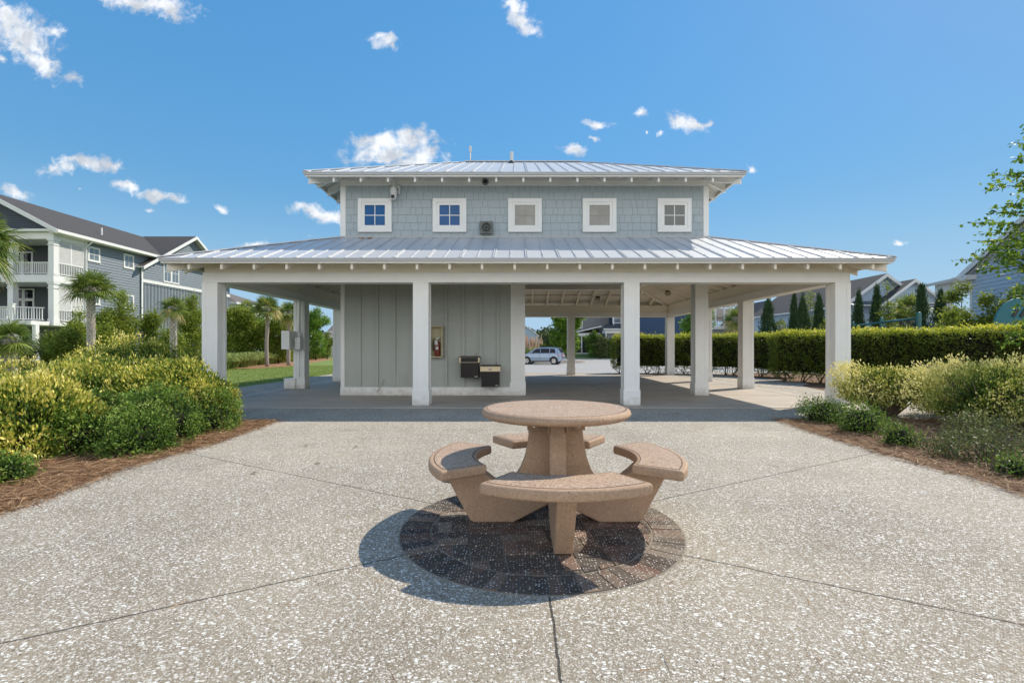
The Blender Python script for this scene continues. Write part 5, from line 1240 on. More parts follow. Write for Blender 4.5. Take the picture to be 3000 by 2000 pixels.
# ================================================================== CAR
def car():
    root = thing('parked_car', (4.6, 48.0, H(4.6, 48)+.02), 'silver blue compact SUV with dark windows and red tail lamp parked in the car park', 'car')
    paint = pm('silver_blue_paint', (.27, .34, .43), .28, .03, 2, 0, metal=.55, coat=.8)
    glassm = G_black; chrome = M_steel
    def tap(poly, y0, k, zr, mi=0, inset=0):
        mb = MB(); n = len(poly); hw = lambda z: y0-k*max(0, z-zr)+inset
        L_ = [(x, hw(z), z) for x, z in poly]; R_ = [(x, -hw(z), z) for x, z in poly]
        mb.poly(L_); mb.poly(R_[::-1])
        for i in range(n): j = (i+1) % n; mb.quad(L_[i], R_[i], R_[j], L_[j])
        return mb
    def arch(cx, r, n=9): return [(cx+r*math.cos(math.pi*i/(n-1)), .36+r*math.sin(math.pi*i/(n-1))) for i in range(n)][::-1]
    wr = .80; wf = wr+2.755
    body = [(.05, .32), (.35, .28)] + arch(wr, .42) + [(wr+.5, .27), (wf-.5, .27)] + arch(wf, .42) + [(4.30, .28), (4.50, .35), (4.54, .60), (4.50, .82), (4.30, .94), (3.45, 1.08), (.14, 1.12), (.06, 1.0), (-.02, .78), (-.04, .5)]
    body = [body[0]] + body[1:]
    tap(body, .92, .10, .7).build('body', paint, root, local=True, bevel=.045, seg=3)
    gh = [(.10, 1.10), (.42, 1.58), (.62, 1.635), (1.4, 1.67), (2.2, 1.655), (2.75, 1.57), (3.50, 1.08)]
    tap(gh, .865, .34, 1.05).build('cabin', paint, root, local=True, bevel=.03, seg=3)
    for poly in ([(.60, 1.14), (.74, 1.53), (1.18, 1.56), (1.20, 1.12)], [(1.25, 1.12), (1.24, 1.565), (2.14, 1.57), (2.14, 1.11)], [(2.19, 1.11), (2.19, 1.565), (2.62, 1.52), (3.24, 1.12)]):
        mb = tap(poly, .865, .34, 1.05, inset=.004); mb.build('side_window', glassm, root, local=True)
    mb = MB(); mb.hexa([(.12, -.72, 1.16), (.12, .72, 1.16), (.17, .72, 1.16), (.17, -.72, 1.16), (.385, -.62, 1.53), (.385, .62, 1.53), (.43, .62, 1.53), (.43, -.62, 1.53)]); mb.build('rear_window', glassm, root, local=True, bevel=.01)
    mb = MB(); mb.hexa([(.30, -.66, 1.60), (.30, .66, 1.60), (.55, .66, 1.60), (.55, -.66, 1.60), (.32, -.64, 1.635), (.32, .64, 1.635), (.6, .64, 1.65), (.6, -.64, 1.65)]); mb.build('spoiler', paint, root, local=True, bevel=.01)
    for s in (-1, 1):
        mb = MB(); mb.hexa([(-.065, s*.56, .80), (.34, s*.955, .82), (.10, s*.80, .82), (.10, s*.56, .80), (.02, s*.54, 1.06), (.46, s*.93, 1.05), (.2, s*.8, 1.06), (.15, s*.54, 1.06)])
        mb.build('tail_lamp', pm('red_lamp', (.55, .010, .018), .2, .1, coat=.8), root, local=True, bevel=.01)
        mb = MB(); mb.tube([(.75, s*.66, 1.66), (.85, s*.66, 1.70), (2.3, s*.66, 1.69), (2.45, s*.66, 1.63)], .018, 6); mb.build('roof_rail', chrome, root, local=True)
        mb = MB(); mb.box(2.86, 3.0, s*.92, s*1.09, 1.10, 1.24); mb.build('mirror', paint, root, local=True, bevel=.03)
        mb = MB()
        for x in (1.22, 2.16): mb.box(x-.006, x+.006, s*.915, s*.923, .40, 1.08)
        mb.box(.9, wf-.5, s*.918, s*.926, .33, .38); mb.build('door_seam', M_dark, root, local=True)
        for x in (1.35, 2.3):
            mb = MB(); mb.box(x, x+.17, s*.905, s*.935, .95, .98); mb.build('door_handle', chrome, root, local=True, bevel=.005)
        for wx in (wr, wf):
            M = TR((wx, s*.80, .36)) @ Matrix.Rotation(R(90)*s*-1, 4, 'X')
            mb = MB(); mb.lathe([(.24, -.11), (.33, -.11), (.36, -.07), (.36, .07), (.33, .11), (.25, .11), (.25, .06)], 0, 0, 28); wh = mb.xform(M).build('tyre', M_rubber, root, local=True, smooth=True)
            mb = MB(); mb.lathe([(.252, .08), (.235, .105), (.225, .06), (.225, .02), (0, .01)], 0, 0, 28); mb.lathe([(0, .10), (.05, .10), (.06, .06)], 0, 0, 12)
            for k in range(5):
                a = R(72*k); p = Vector((math.cos(a), math.sin(a), 0)); q = Vector((-p.y, p.x, 0))
                mb.hexa([p*.04-q*.04+Vector((0,0,.04)), p*.04+q*.04+Vector((0,0,.04)), p*.235+q*.03+Vector((0,0,.06)), p*.235-q*.03+Vector((0,0,.06)), p*.04-q*.035+Vector((0,0,.09)), p*.04+q*.035+Vector((0,0,.09)), p*.235+q*.022+Vector((0,0,.095)), p*.235-q*.022+Vector((0,0,.095))])
            mb.xform(M).build('rim', chrome, wh, local=True)
    mb = MB(); mb.box(.25, 4.3, -.78, .78, .30, .9); mb.build('underbody', M_dark, root, local=True)
    mb = MB(); mb.box(-.055, -.03, -.26, .26, .78, .90); mb.build('number_plate', M_whiteplastic, root, local=True, bevel=.004)
    mb = MB(); mb.box(-.075, .1, -.82, .82, .44, .60); mb.build('rear_bumper', paint, root, local=True, bevel=.04)
    mb = MB(); mb.box(-.078, -.06, .56, .78, .62, .66); mb.box(-.078, -.06, -.78, -.56, .62, .66); mb.build('reflector', MATS['red_lamp'], root, local=True)
    root.rotation_euler = (0, 0, math.atan2(.309, -.951))
car()

# ================================================================== PLAY EQUIPMENT
M_teal = pm('teal_play_paint', (.010, .115, .105), .35, .1, 3, .03, 30, coat=.4)
M_teal2 = pm('teal_moulded_panel', (.022, .16, .19), .5, .1, 3, .05, 30)
t = thing('climbing_rail', (14.4, 19, -.03), 'dark teal overhead play bar on three round posts behind the hedge', 'play equipment')
pp = [(P(2500, 942, 22.5).x, 22.5, .062), (P(2583, 931, 19.4).x, 19.4, .07), (P(2692, 915, 16.6).x, 16.6, .08)]
for x, y, r in pp:
    mb = MB(); mb.lathe([(r, -.03), (r, 2.36), (r*.9, 2.41), (r*.55, 2.44), (0, 2.45)], x, y, 18); mb.build('post', M_teal, t, smooth=True)
mb = MB(); mb.bar((pp[0][0], pp[0][1], 2.24), (pp[1][0], pp[1][1], 2.24), .045, 12); mb.bar((pp[1][0], pp[1][1], 2.24), (pp[2][0], pp[2][1], 2.24), .045, 12); mb.build('bar', M_teal, t, smooth=True)
for k in (.55, .75):
    q = Vector(pp[1][:2]+(2.2,)).lerp(Vector(pp[2][:2]+(2.2,)), k); mb = MB(); mb.box(q.x-.05, q.x+.05, q.y-.03, q.y+.03, 2.10, 2.22); mb.bar((q.x, q.y, 2.1), (q.x, q.y, .7), .010, 6); mb.build('swing_chain', M_dark, t)
t = thing('play_panel', (15.8, 15.2, -.03), 'round teal plastic play panel rising over the hedge at the right edge', 'play equipment')
mb = MB(); cx_, cz_ = P(2992, 952, 15.2).x, P(2992, 952, 15.2).z
out = [(cx_+.86*math.cos(R(a)), cz_+.86*math.sin(R(a))) for a in range(0, 360, 6)]
mb.prism(out, 'y', 15.17, 15.23); pn = mb.build('panel', M_teal2, t, bevel=.015)
for dx in (-.12, .12):
    mb = MB(); mb.hexa([(cx_+dx-.22, 15.15, cz_+.28), (cx_+dx-.14, 15.15, cz_+.24), (cx_+dx-.14, 15.169, cz_+.24), (cx_+dx-.22, 15.169, cz_+.28), (cx_+dx-.06, 15.15, cz_+.52), (cx_+dx+.02, 15.15, cz_+.48), (cx_+dx+.02, 15.169, cz_+.48), (cx_+dx-.06, 15.169, cz_+.52)]); mb.build('grip_slot', M_black, pn)
for dx in (-.5, .6):
    mb = MB(); mb.bar((cx_+dx, 15.3, -.05), (cx_+dx, 15.3, cz_+.3), .055, 12); mb.build('post', M_teal, t, smooth=True)

# ================================================================== PLANTS
def ribbons(name, rib, mat, parent):
    v, f, rn = [], [], []
    off = wloc(parent) if parent else Vector((0, 0, 0))
    for pts, ws, sd, r in rib:
        b = len(v)
        for p, w in zip(pts, ws):
            v.append(tuple(p-sd*w-off)); v.append(tuple(p+sd*w-off)); rn += [r, r]
        for i in range(len(pts)-1): f.append((b+2*i, b+2*i+1, b+2*i+3, b+2*i+2))
    me = bpy.data.meshes.new(name); me.from_pydata(v, [], f); me.materials.append(mat)
    at = me.attributes.new('rnd', 'FLOAT', 'POINT'); at.data.foreach_set('value', np.array(rn, np.float32)); me.update()
    o = bpy.data.objects.new(name, me); C.objects.link(o); o.parent = parent; return o
M_palmtrunk = pm('palm_trunk', (.30, .25, .215), .9, .3, 9, .8, 30)
M_boot = pm('palm_boot', (.40, .36, .32), .85, .25, 14, .5, 30)
def palm(x, y, zc, tr, cr, seed, label, nf=34, boots=True, zg=None, low=-55, frac_dead=.12):
    zg = H(x, y) if zg is None else zg
    root = thing('palm_tree', (x, y, zg), label, 'palm tree', 'cabbage palms'); r_ = random.Random(seed)
    mb = MB(); n = 9; pts = [(x+.03*math.sin(i+seed), y, zg-.1+(zc-zg)*i/(n-1)) for i in range(n)]
    mb.tube(pts, [tr*(1.12 if i == 0 else 1-.10*math.sin(i*2.1)*.4) for i in range(n)], 14); tk = mb.build('trunk', M_palmtrunk, root, smooth=True)
    if boots:
        mb = MB(); z = zg+(zc-zg)*.22; k = 0
        while z < zc-.02:
            for q in range(6):
                a = R(60*q+33*k+r_.uniform(-8, 8)); d = Vector((math.cos(a), math.sin(a), 0)); s = Vector((-d.y, d.x, 0)); c = Vector((x, y, z+r_.uniform(-.03, .03))) + d*tr*.9
                w = tr*.55; o = d*tr*r_.uniform(.15, .55)+Vector((0, 0, tr*1.4))
                mb.hexa([c-s*w-d*.02, c+s*w-d*.02, c+s*w+d*.03, c-s*w+d*.03, c-s*w*.45+o-d*.02, c+s*w*.45+o-d*.02, c+s*w*.45+o+d*.02, c-s*w*.45+o+d*.02])
            z += tr*1.0; k += 1
        mb.build('boots', M_boot, tk)
    rib = []; stems = MB(); top = Vector((x, y, zc))
    for i in range(nf):
        el = R(85-(85-low)*((i+.5)/nf)**1.0+r_.uniform(-8, 8)); az = i*2.39996+r_.uniform(-.2, .2)
        d = Vector((math.cos(el)*math.cos(az), math.cos(el)*math.sin(az), math.sin(el))); s = Vector((-math.sin(az), math.cos(az), 0)); up = d.cross(s)
        Lp = cr*r_.uniform(.30, .45); hub = top+d*Lp-Vector((0, 0, .05*cr)); stems.tube([top, top.lerp(hub, .5)+Vector((0, 0, .03*cr)), hub], [.022*cr+.004, .016*cr, .010*cr], 5, 0, False)
        dead = r_.random() < frac_dead and el < 0; base = .95 if dead else r_.uniform(0, .75)
        K = 26
        for k in range(K):
            th = R(-115+230*k/(K-1)); dd = (d*math.cos(th)+s*math.sin(th)-up*.25*abs(math.sin(th))).normalized()
            Lf = cr*r_.uniform(.55, .68)*(1-.25*abs(th)/2)
            p1 = hub+dd*Lf*.5; dr = Vector((0, 0, -1))*Lf*(.10+.25*r_.random()+(.35 if dead else 0)); p2 = hub+dd*Lf*.85+dr*.6; p3 = hub+dd*Lf+dr*1.25
            sd = dd.cross(up).normalized(); w = .017*cr
            sd = (sd+up*r_.uniform(-.5, .5)).normalized()
            rib.append(([hub, p1, p2, p3], [w*.35, w, w*.6, w*.08], sd, min(1, max(0, base+r_.uniform(-.15, .15)))))
    cro = ribbons('fronds', rib, L_palm, root); stems.build('stalks', M_boot, cro)
    return root
palm(-18.2, 20.7, 3.72, .108, 1.15, 3, 'stout booted palm standing in front of the slate blue house, between its shutters and shrubs', nf=30, low=-22)
p_ = P(508, 900, 21.5); palm(p_.x, 21.5, p_.z, .10, .72, 5, 'short palm with an orange dead frond before the board wall of the blue house', nf=24, frac_dead=.4)
palm(-15.95, 30.9, 3.75, .115, 1.15, 8, 'slim straight palm rising from the ornamental grasses, seen through the porch', boots=False, low=-35, nf=30)
p_ = P(846, 915, 33); palm(p_.x, 33, p_.z, .13, 1.1, 9, 'palm half hidden behind the left porch column with the electrical box', boots=False, nf=24)
p_ = P(725, 900, 44); palm(p_.x, 44, p_.z, .13, 1.0, 19, 'small palm top poking out of the myrtle trees before the hipped roof', boots=False, nf=18)
palm(P(-62, 706, 13.5).x, 13.5, P(0, 706, 13.5).z, .17, 1.25, 12, 'tall palm at the left edge with a drooping frond reaching over the porch rails', nf=24, low=-62)
palm(P(33, 1000, 14.5).x, 14.5, P(33, 992, 14.5).z, .11, .75, 15, 'low young palm below the porch at the left edge above the hedge', boots=True, nf=20)
p_ = P(2158, 935, 40); palm(p_.x, 40, p_.z, .15, 1.5, 21, 'palm with brown hanging fronds beside the balcony house', boots=False, nf=26, frac_dead=.6)
p_ = P(2668, 905, 31); palm(p_.x, 31, p_.z, .16, 1.35, 25, 'palm fanning out behind the tallest juniper beyond the play bar', boots=False, nf=26, low=-20)
p_ = P(2285, 958, 36); palm(p_.x, 36, p_.z, .12, .8, 27, 'small pale palm between the first and second juniper', boots=False, nf=16)

# left planting: variegated mounds
EU = [  # x, y, rx, ry, rz, zc, n
 (-5.32, 7.5, .84, .80, .62, .40, 20000, 'variegated yellow shrub nearest the left corner column, its sprays reaching out to the right'),
 (-6.35, 6.85, .95, .90, .60, .35, 22000, 'variegated yellow shrub mound behind the green shrubs, second from the corner column'),
 (-7.1, 8.3, 1.25, 1.0, .68, .42, 20000, 'variegated yellow shrub mound behind the front row, left of the corner column'),
 (-5.75, 5.62, .75, .65, .50, .30, 17000, 'variegated shrub with tangled bare base at the front left of the bed'),
 (-6.9, 5.6, .95, .85, .56, .30, 19000, 'variegated yellow shrub mound at the left edge of the photo, front row'),
 (-8.0, 6.9, 1.1, 1.0, .58, .34, 18000, 'variegated yellow shrub mound at the left edge of the photo, middle row'),
 (-9.2, 8.6, 1.4, 1.1, .56, .34, 17000, 'variegated yellow shrub mound farthest left, below the low palm'),
 (-8.3, 10.6, 1.5, .9, .80, .56, 17000, 'pale variegated mound rising behind the main shrub mass, right of the stout palm')]
for i, (x, y, rx_, ry_, rz_, zc, n_, lb) in enumerate(EU):
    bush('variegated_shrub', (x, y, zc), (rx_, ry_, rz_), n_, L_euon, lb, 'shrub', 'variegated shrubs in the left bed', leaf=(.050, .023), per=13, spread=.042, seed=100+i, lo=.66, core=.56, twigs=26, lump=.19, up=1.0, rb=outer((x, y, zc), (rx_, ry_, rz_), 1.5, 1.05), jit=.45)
GR = [(-4.72, 6.35, .62, .62, .50, .22, 9000, 'glossy green low shrub in the middle of the left bed front'), (-5.25, 5.75, .52, .45, .40, .16, 7500, 'glossy green low shrub at the front left with dry needles at its foot'),
      (-4.45, 5.75, .40, .42, .34, .12, 7000, 'glossy green low shrub nearest the patio edge in the left bed'), (-4.58, 7.2, .36, .45, .42, .18, 7500, 'upright glossy green shrub under the tip of the yellow sprays'), (-5.5, 6.35, .5, .5, .46, .24, 7000, 'glossy green low shrub tucked under the yellow mounds'),
      (-4.68, 4.42, .22, .22, .18, .07, 2200, 'tiny green shrub sprig at the left edge in the pine straw')]
for i, (x, y, rx_, ry_, rz_, zc, n_, lb) in enumerate(GR):
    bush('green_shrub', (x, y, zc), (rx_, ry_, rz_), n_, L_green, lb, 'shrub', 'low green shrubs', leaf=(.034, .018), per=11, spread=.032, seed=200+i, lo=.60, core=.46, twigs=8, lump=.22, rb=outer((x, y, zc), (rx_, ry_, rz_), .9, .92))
ER = [(6.66, 8.75, .70, .65, .46, .47, 13000, 'open variegated shrub at the foot of the right corner column'), (7.45, 7.45, .95, .80, .56, .42, 17000, 'large loose variegated shrub with grey bare stems, right of the corner column'),
      (8.6, 7.9, 1.0, .9, .60, .42, 9000, 'variegated shrub at the right edge below the hedge'), (7.9, 8.9, .55, .45, .40, .45, 4500, 'small variegated shrub clump farther back between the larger right hand ones')]
for i, (x, y, rx_, ry_, rz_, zc, n_, lb) in enumerate(ER):
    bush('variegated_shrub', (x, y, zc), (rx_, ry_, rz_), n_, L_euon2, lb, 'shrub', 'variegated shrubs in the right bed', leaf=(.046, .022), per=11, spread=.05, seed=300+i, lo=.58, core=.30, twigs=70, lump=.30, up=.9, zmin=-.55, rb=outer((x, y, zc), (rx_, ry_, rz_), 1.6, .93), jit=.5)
G2 = [(5.05, 7.95, .42, .34, .29, .13, 3600, L_green, 'glossy green shrub at the tip of the right bed'), (4.95, 6.98, .34, .30, .28, .14, 3200, L_green, 'round glossy green shrub second along the right bed edge'),
      (4.78, 6.05, .22, .20, .18, .08, 1500, L_green, 'small green shrub with an upright sprig on the right bed edge'), (5.05, 5.35, .50, .32, .22, .09, 3600, L_dull, 'sprawling dull green shrub with bare grey twigs at the right'),
      (4.72, 4.62, .16, .15, .14, .06, 900, L_green, 'tiny green sprig at the lower right edge of the straw'), (5.95, 6.2, .45, .4, .3, .1, 2500, L_dull, 'dull twiggy shrub under the loose variegated shrub')]
for i, (x, y, rx_, ry_, rz_, zc, n_, mt, lb) in enumerate(G2):
    bush('green_shrub', (x, y, zc), (rx_, ry_, rz_), n_, mt, lb, 'shrub', 'low green shrubs in the right bed', leaf=(.030, .016), per=8, spread=.04, seed=400+i, lo=.5, core=.6 if mt is L_green else 0, twigs=26 if mt is L_dull else 10, lump=.2)

# hedges
def hedge(path, wd, ht, dens, label, seed, zgap=.42):
    r_ = np.random.default_rng(seed); p = [Vector((a, b, 0)) for a, b in path]
    c0 = p[len(p)//2]; root = thing('hedge', (c0.x, c0.y, H(c0.x, c0.y)), label, 'hedge')
    seg = [(p[i], p[i+1]) for i in range(len(p)-1)]; tot = sum((b-a).length for a, b in seg)
    pcs, dcs = [], []
    for a, b in seg:
        L_ = (b-a).length; t_ = (b-a).normalized(); n_ = Vector((t_.y, -t_.x, 0)); m = int(L_*(2*ht+wd)*dens/8)
        s = r_.random(m); q = r_.random(m)*(2*ht+wd)
        off = np.where(q < ht, wd/2, np.where(q < ht+wd, wd/2-(q-ht), -wd/2)); z = np.where(q < ht, q, np.where(q < ht+wd, ht, q-ht-wd))
        nx = np.where(q < ht, 1.0, np.where(q < ht+wd, 0, -1.0)); nzv = np.where((q >= ht) & (q < ht+wd), 1.0, .1)
        arc = s*L_; bump_ = .05*np.sin(arc*3.1+seed)+.04*np.sin(arc*7.3+z*4)+.03*r_.normal(size=m)
        ztop = z+np.where(z > ht-.02, .035*np.sin(arc*2.2)+.03*r_.normal(size=m), 0)
        edge = np.clip((z-ht+.15)/.15, 0, 1)*.10*np.sign(off)          # rounded shoulders
        thin = r_.random(m) < np.clip((z-.08)/zgap, .10, 1)
        base = np.array(a)[None]+np.outer(arc, np.array(t_)); g = np.array([H(x, y) for x, y in base[:, :2]])
        pos = base+np.outer(off*(1+bump_)-np.where(np.abs(off) > wd*.4, edge, 0), np.array(n_)); pos[:, 2] = g+ztop-np.abs(bump_)*.3*(nzv > .5)
        d = np.outer(nx, np.array(n_))+np.outer(nzv, [0, 0, 1]); pcs.append(pos[thin]); dcs.append(d[thin])
    for e, sg in ((p[0], -1), (p[-1], 1)):
        t_ = (p[1]-p[0] if sg < 0 else p[-1]-p[-2]).normalized()*sg; n_ = Vector((t_.y, -t_.x, 0)); m = int(wd*ht*dens/8)
        u_ = (r_.random(m)-.5)*wd; z = .3+r_.random(m)*(ht-.3); bl = .18*np.cos(u_/wd*2.6)*np.sin(z/ht*2.8)
        pos = np.array(e)[None]+np.outer(u_, np.array(n_))+np.outer(bl, np.array(t_)); pos[:, 2] = H(e.x, e.y)+z; pcs.append(pos); dcs.append(np.tile(np.array(t_), (m, 1)))
    pc = np.concatenate(pcs); dc = unit(np.concatenate(dcs))
    c, t, nr = cluster_leaves(pc, dc, 8, .055, .06, seed+3, .45)
    zrel = c[:, 2]-H(c0.x, c0.y); clu = np.repeat(r_.random(len(pc)), 8)
    rnd = np.clip(.30*r_.random(len(c))+.28*clu+.44*np.clip((zrel-ht+.30)/.35, 0, 1), 0, 1); s = .7+.6*r_.random(len(c))
    leaf_mesh('foliage', c, t, nr, .062*s, .034*s, L_hedge, root, rnd)
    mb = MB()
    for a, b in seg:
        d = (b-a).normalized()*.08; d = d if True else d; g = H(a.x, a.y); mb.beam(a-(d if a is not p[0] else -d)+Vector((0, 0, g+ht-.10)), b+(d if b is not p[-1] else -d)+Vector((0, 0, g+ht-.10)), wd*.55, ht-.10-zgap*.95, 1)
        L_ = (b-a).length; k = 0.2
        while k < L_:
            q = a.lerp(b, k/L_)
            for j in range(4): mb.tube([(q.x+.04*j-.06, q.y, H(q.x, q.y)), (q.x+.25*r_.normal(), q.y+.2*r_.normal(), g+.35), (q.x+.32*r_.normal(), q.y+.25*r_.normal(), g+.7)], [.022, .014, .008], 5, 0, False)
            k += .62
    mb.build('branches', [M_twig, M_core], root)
hedge([(4.75, 23.3), (7.8, 23.2), (9.6, 22.0), (11.3, 19.9)], 1.0, 1.82, 1050, 'clipped green hedge with rounded end behind the far right porch columns', 31)
hedge([(9.9, 18.2), (11.0, 16.2), (13.0, 13.9), (15.2, 12.2), (17.8, 11.0)], 1.1, 1.77, 1500, 'nearer clipped hedge with yellow new growth on top, running off to the right edge', 37)

# junipers: three models, copied
def juniper(x, y, hgt, rr, seed, label):
    g = H(x, y); root = thing('juniper_tree', (x, y, g), label, 'juniper tree', 'columnar junipers beyond the hedge'); r_ = np.random.default_rng(seed); rr = rr*1.42
    K = 95; q = 17; zj = r_.random(K)**1.3*.86; aj = r_.random(K)*6.283; fj = np.minimum(1, zj*5+.4)*(1-(zj/.9)**2.2*.80)
    fj = np.minimum(1, zj*6+.5)*(1-.93*(zj/.88)**1.35); rj = rr*fj*(.62+.42*r_.random(K)); lj = hgt*(.10+.12*r_.random(K)); u_ = np.tile(np.linspace(0, 1, q), K)
    zj, aj, rj, lj = (np.repeat(v, q) for v in (zj, aj, rj, lj)); rad = rj*(1-.45*u_); wv = .085*rr/.35*(1-u_*.8)
    pc = np.stack([x+rad*np.cos(aj), y+rad*np.sin(aj), g+.12+zj*hgt+lj*u_], 1)+r_.normal(size=(K*q, 3))*wv[:, None]*np.array([.55, .55, .4])
    cz_ = r_.random(160)**1.3; pc = np.concatenate([pc, np.stack([x+.25*rr*(1-cz_)*r_.normal(size=160), y+.25*rr*(1-cz_)*r_.normal(size=160), g+.2+cz_*hgt*.97], 1)]); m = len(pc)
    dc = unit(np.stack([pc[:, 0]-x, pc[:, 1]-y, np.full(m, .9)], 1)); c, t, nr = cluster_leaves(pc, dc, 7, .045, .1, seed, 1.1, .3)
    rnd = np.clip(.5*r_.random(len(c))+.5*np.repeat(r_.random(m), 7), 0, 1); leaf_mesh('crown', c, t, nr, .15*(.5+1.0*r_.random(len(c))), .026, L_jun, root, rnd)
    mb = MB(); mb.tube([(x, y, g-.05), (x, y, g+hgt*.9)], [.07, .01], 8); mb.build('trunk', M_bark, root)
    return root
J = [(2252, 872, 26, 29, 'juniper standing alone, first from the left beside the cream gable'), (2327, 868, 27, 17, 'slim juniper with a ragged tip, leftmost of the cluster of three'), (2352, 876, 25, 22, 'broad juniper in front, middle of the cluster of three'), (2400, 874, 26, 22, 'juniper just left of the right corner column'),
     (2514, 863, 26, 22, 'juniper just right of the corner column behind the end of the play bar'), (2568, 853, 25, 21, 'juniper behind the middle post of the play bar'), (2700, 838, 25, 28, 'tallest juniper behind the right post of the play bar'), (2757, 855, 25, 26, 'juniper to the right of the play bar, left of the light green tree')]
for i, (px, py, Z, wpx, lb) in enumerate(J):
    x = (px-VX)/F*Z; top = CZ+(VY-py)/F*Z; g = H(x, Z); juniper(x, Z, top-g, wpx/F*Z*1.05, 500+i, lb)

# wax myrtle thicket before the blue house and trees seen through the porch
def wild(name, px, topy, Z, wpx, n_, mt, label, seed, cat='tree', leaf=(.11, .05), grp=None, k=9, bs=.42, low=.15):
    x = (px-VX)/F*Z; g = H(x, Z); top = CZ+(VY-topy)/F*Z; hg = top-g; w = wpx/F*Z
    bl = rblobs((x, Z, g+hg*(.5+low)), (w, w*.8, hg*(.48-low*.5)), k, w*bs, seed)
    bl.append(((x+.1*w, Z, top-.22*w), (w*.28, w*.28, w*.3))); bl.append(((x, Z, g+hg*.3), (w*.75, w*.6, hg*.24)))
    return tree(name, (x, Z, g), hg, bl, n_, mt, label, cat, grp, leaf=leaf, per=9, spread=.13, seed=seed, trunk_r=.07, lo=.5)
WM_ = [(70, 1003, 24, 45, 4000, L_dull, 'grey green bush under the house stair at the far left'), (150, 975, 25, 34, 4500, L_myrtle, 'olive myrtle bush left of the stout palm, beside the porch post'), (195, 968, 24, 36, 6000, L_light, 'blue green bush just left of the stout palm'), (230, 915, 25.5, 38, 7000, L_myrtle, 'myrtle tree behind the trunk of the stout palm'),
       (345, 858, 25, 58, 16000, L_myrtle, 'tallest loose myrtle tree, right of the stout palm'), (445, 915, 26.5, 42, 8000, L_myrtle, 'myrtle tree left of the short palm'), (560, 868, 27, 50, 13000, L_myrtle, 'myrtle tree next to the left corner column'), (300, 950, 23.5, 45, 7000, L_myrtle, 'low myrtle bush in front of the tallest myrtle tree'), (500, 968, 24.5, 40, 5000, L_myrtle, 'low myrtle bush at the foot of the short palm')]
for i, (px, py, Z, wp, n_, mt, lb) in enumerate(WM_): wild('myrtle_tree', px, py, Z, wp, n_, mt, lb, 600+i, 'tree', grp='myrtle trees in front of the blue house')
TP = [(700, 905, 36, 62, 20000, L_myrtle, 'big round olive myrtle tree left of the slim palm, framed by the porch'), (815, 930, 37, 55, 14000, L_myrtle, 'round olive tree right of the slim palm, framed by the porch'), (925, 906, 48, 42, 11000, L_tree, 'round tree between the two left porch columns beyond the lawn'), (958, 975, 52, 16, 3000, L_light, 'small bright green tree beside the far left porch column'), (760, 935, 39, 40, 9000, L_tree, 'dark tree directly behind the slim palm trunk')]
for i, (px, py, Z, wp, n_, mt, lb) in enumerate(TP): wild('tree', px, py, Z, wp, n_, mt, lb, 700+i, leaf=(.16, .08), k=12)
# across the car park
wild('maple_tree', 1655, 872, 58, 52, 16000, L_tree, 'full round green street tree behind the silver car', 801, leaf=(.26, .17), k=16, bs=.45, low=.2)
wild('tree', 2050, 895, 33, 58, 9000, L_tree, 'leafy green tree over the hedge beside the inner right porch column', 802, leaf=(.13, .08), k=12)
for i, (px, py, Z, wp, n_, mt, lb) in enumerate([(1585, 1005, 75, 25, 2500, L_light, 'small yellow green bush left of the street tree behind the car'), (1740, 972, 69.5, 26, 6000, L_green, 'dark leafy shrub by the screened porch of the grey house'), (1765, 990, 68.8, 20, 4000, L_dull, 'grey green shrub in front of the navy house porch post'), (1795, 992, 69, 22, 4500, L_green, 'dense dark shrub under the roller shade of the navy porch'), (1600, 985, 90, 26, 3000, L_far, 'muted green tree in the gap left of the street tree')]):
    wild('street_shrub', px, py, Z, wp, n_, mt, lb, 820+i, 'shrub', leaf=(.22, .12))
for i, (px, py, Z, wp, n_, mt, lb) in enumerate([(2600, 838, 23.5, 22, 2600, L_light, 'thin young tree with reddish tips between the play posts'), (2640, 890, 25, 30, 3500, L_light, 'light green bush left of the right play post'), (2815, 832, 22, 42, 6000, L_light, 'light green tree with reddish tips in front of the corner porch'), (2890, 862, 21, 48, 6000, L_myrtle, 'olive bush beside the round play panel'), (2790, 905, 20, 40, 4500, L_myrtle, 'low olive bush behind the hedge left of the round play panel'), (2372, 862, 28, 22, 2500, L_light, 'light green young tree rising above the juniper cluster'), (2430, 930, 24, 30, 2500, L_light, 'light green bush behind the right corner column'), (2975, 850, 19, 40, 4500, L_light, 'light green tree above the round play panel')]):
    wild('young_tree', px, py, Z, wp, n_, mt, lb, 840+i, leaf=(.10, .07), k=8, bs=.34)
# far woodland, one mass
mbc = []; dcs = []
for i in range(60):
    x = -120+4.6*i+random.uniform(-3, 3); yy = random.uniform(165, 200); hh_ = random.uniform(6.0, 9.5)
    pc, dc = blob_pts((x, yy, hh_*.45), (6, 5, hh_*.55), 260, .6, 900+i, -.8, .25); mbc.append(pc); dcs.append(dc)
pc = np.concatenate(mbc); dc = np.concatenate(dcs); c, t, nr = cluster_leaves(pc, dc, 5, .5, .9, 77, .2)
wd_ = leaf_mesh('woodland', c, t, nr, 1.1, .7, L_far); tag(wd_, 'distant dark green wood closing the view behind the car park', 'woodland', kind='stuff')

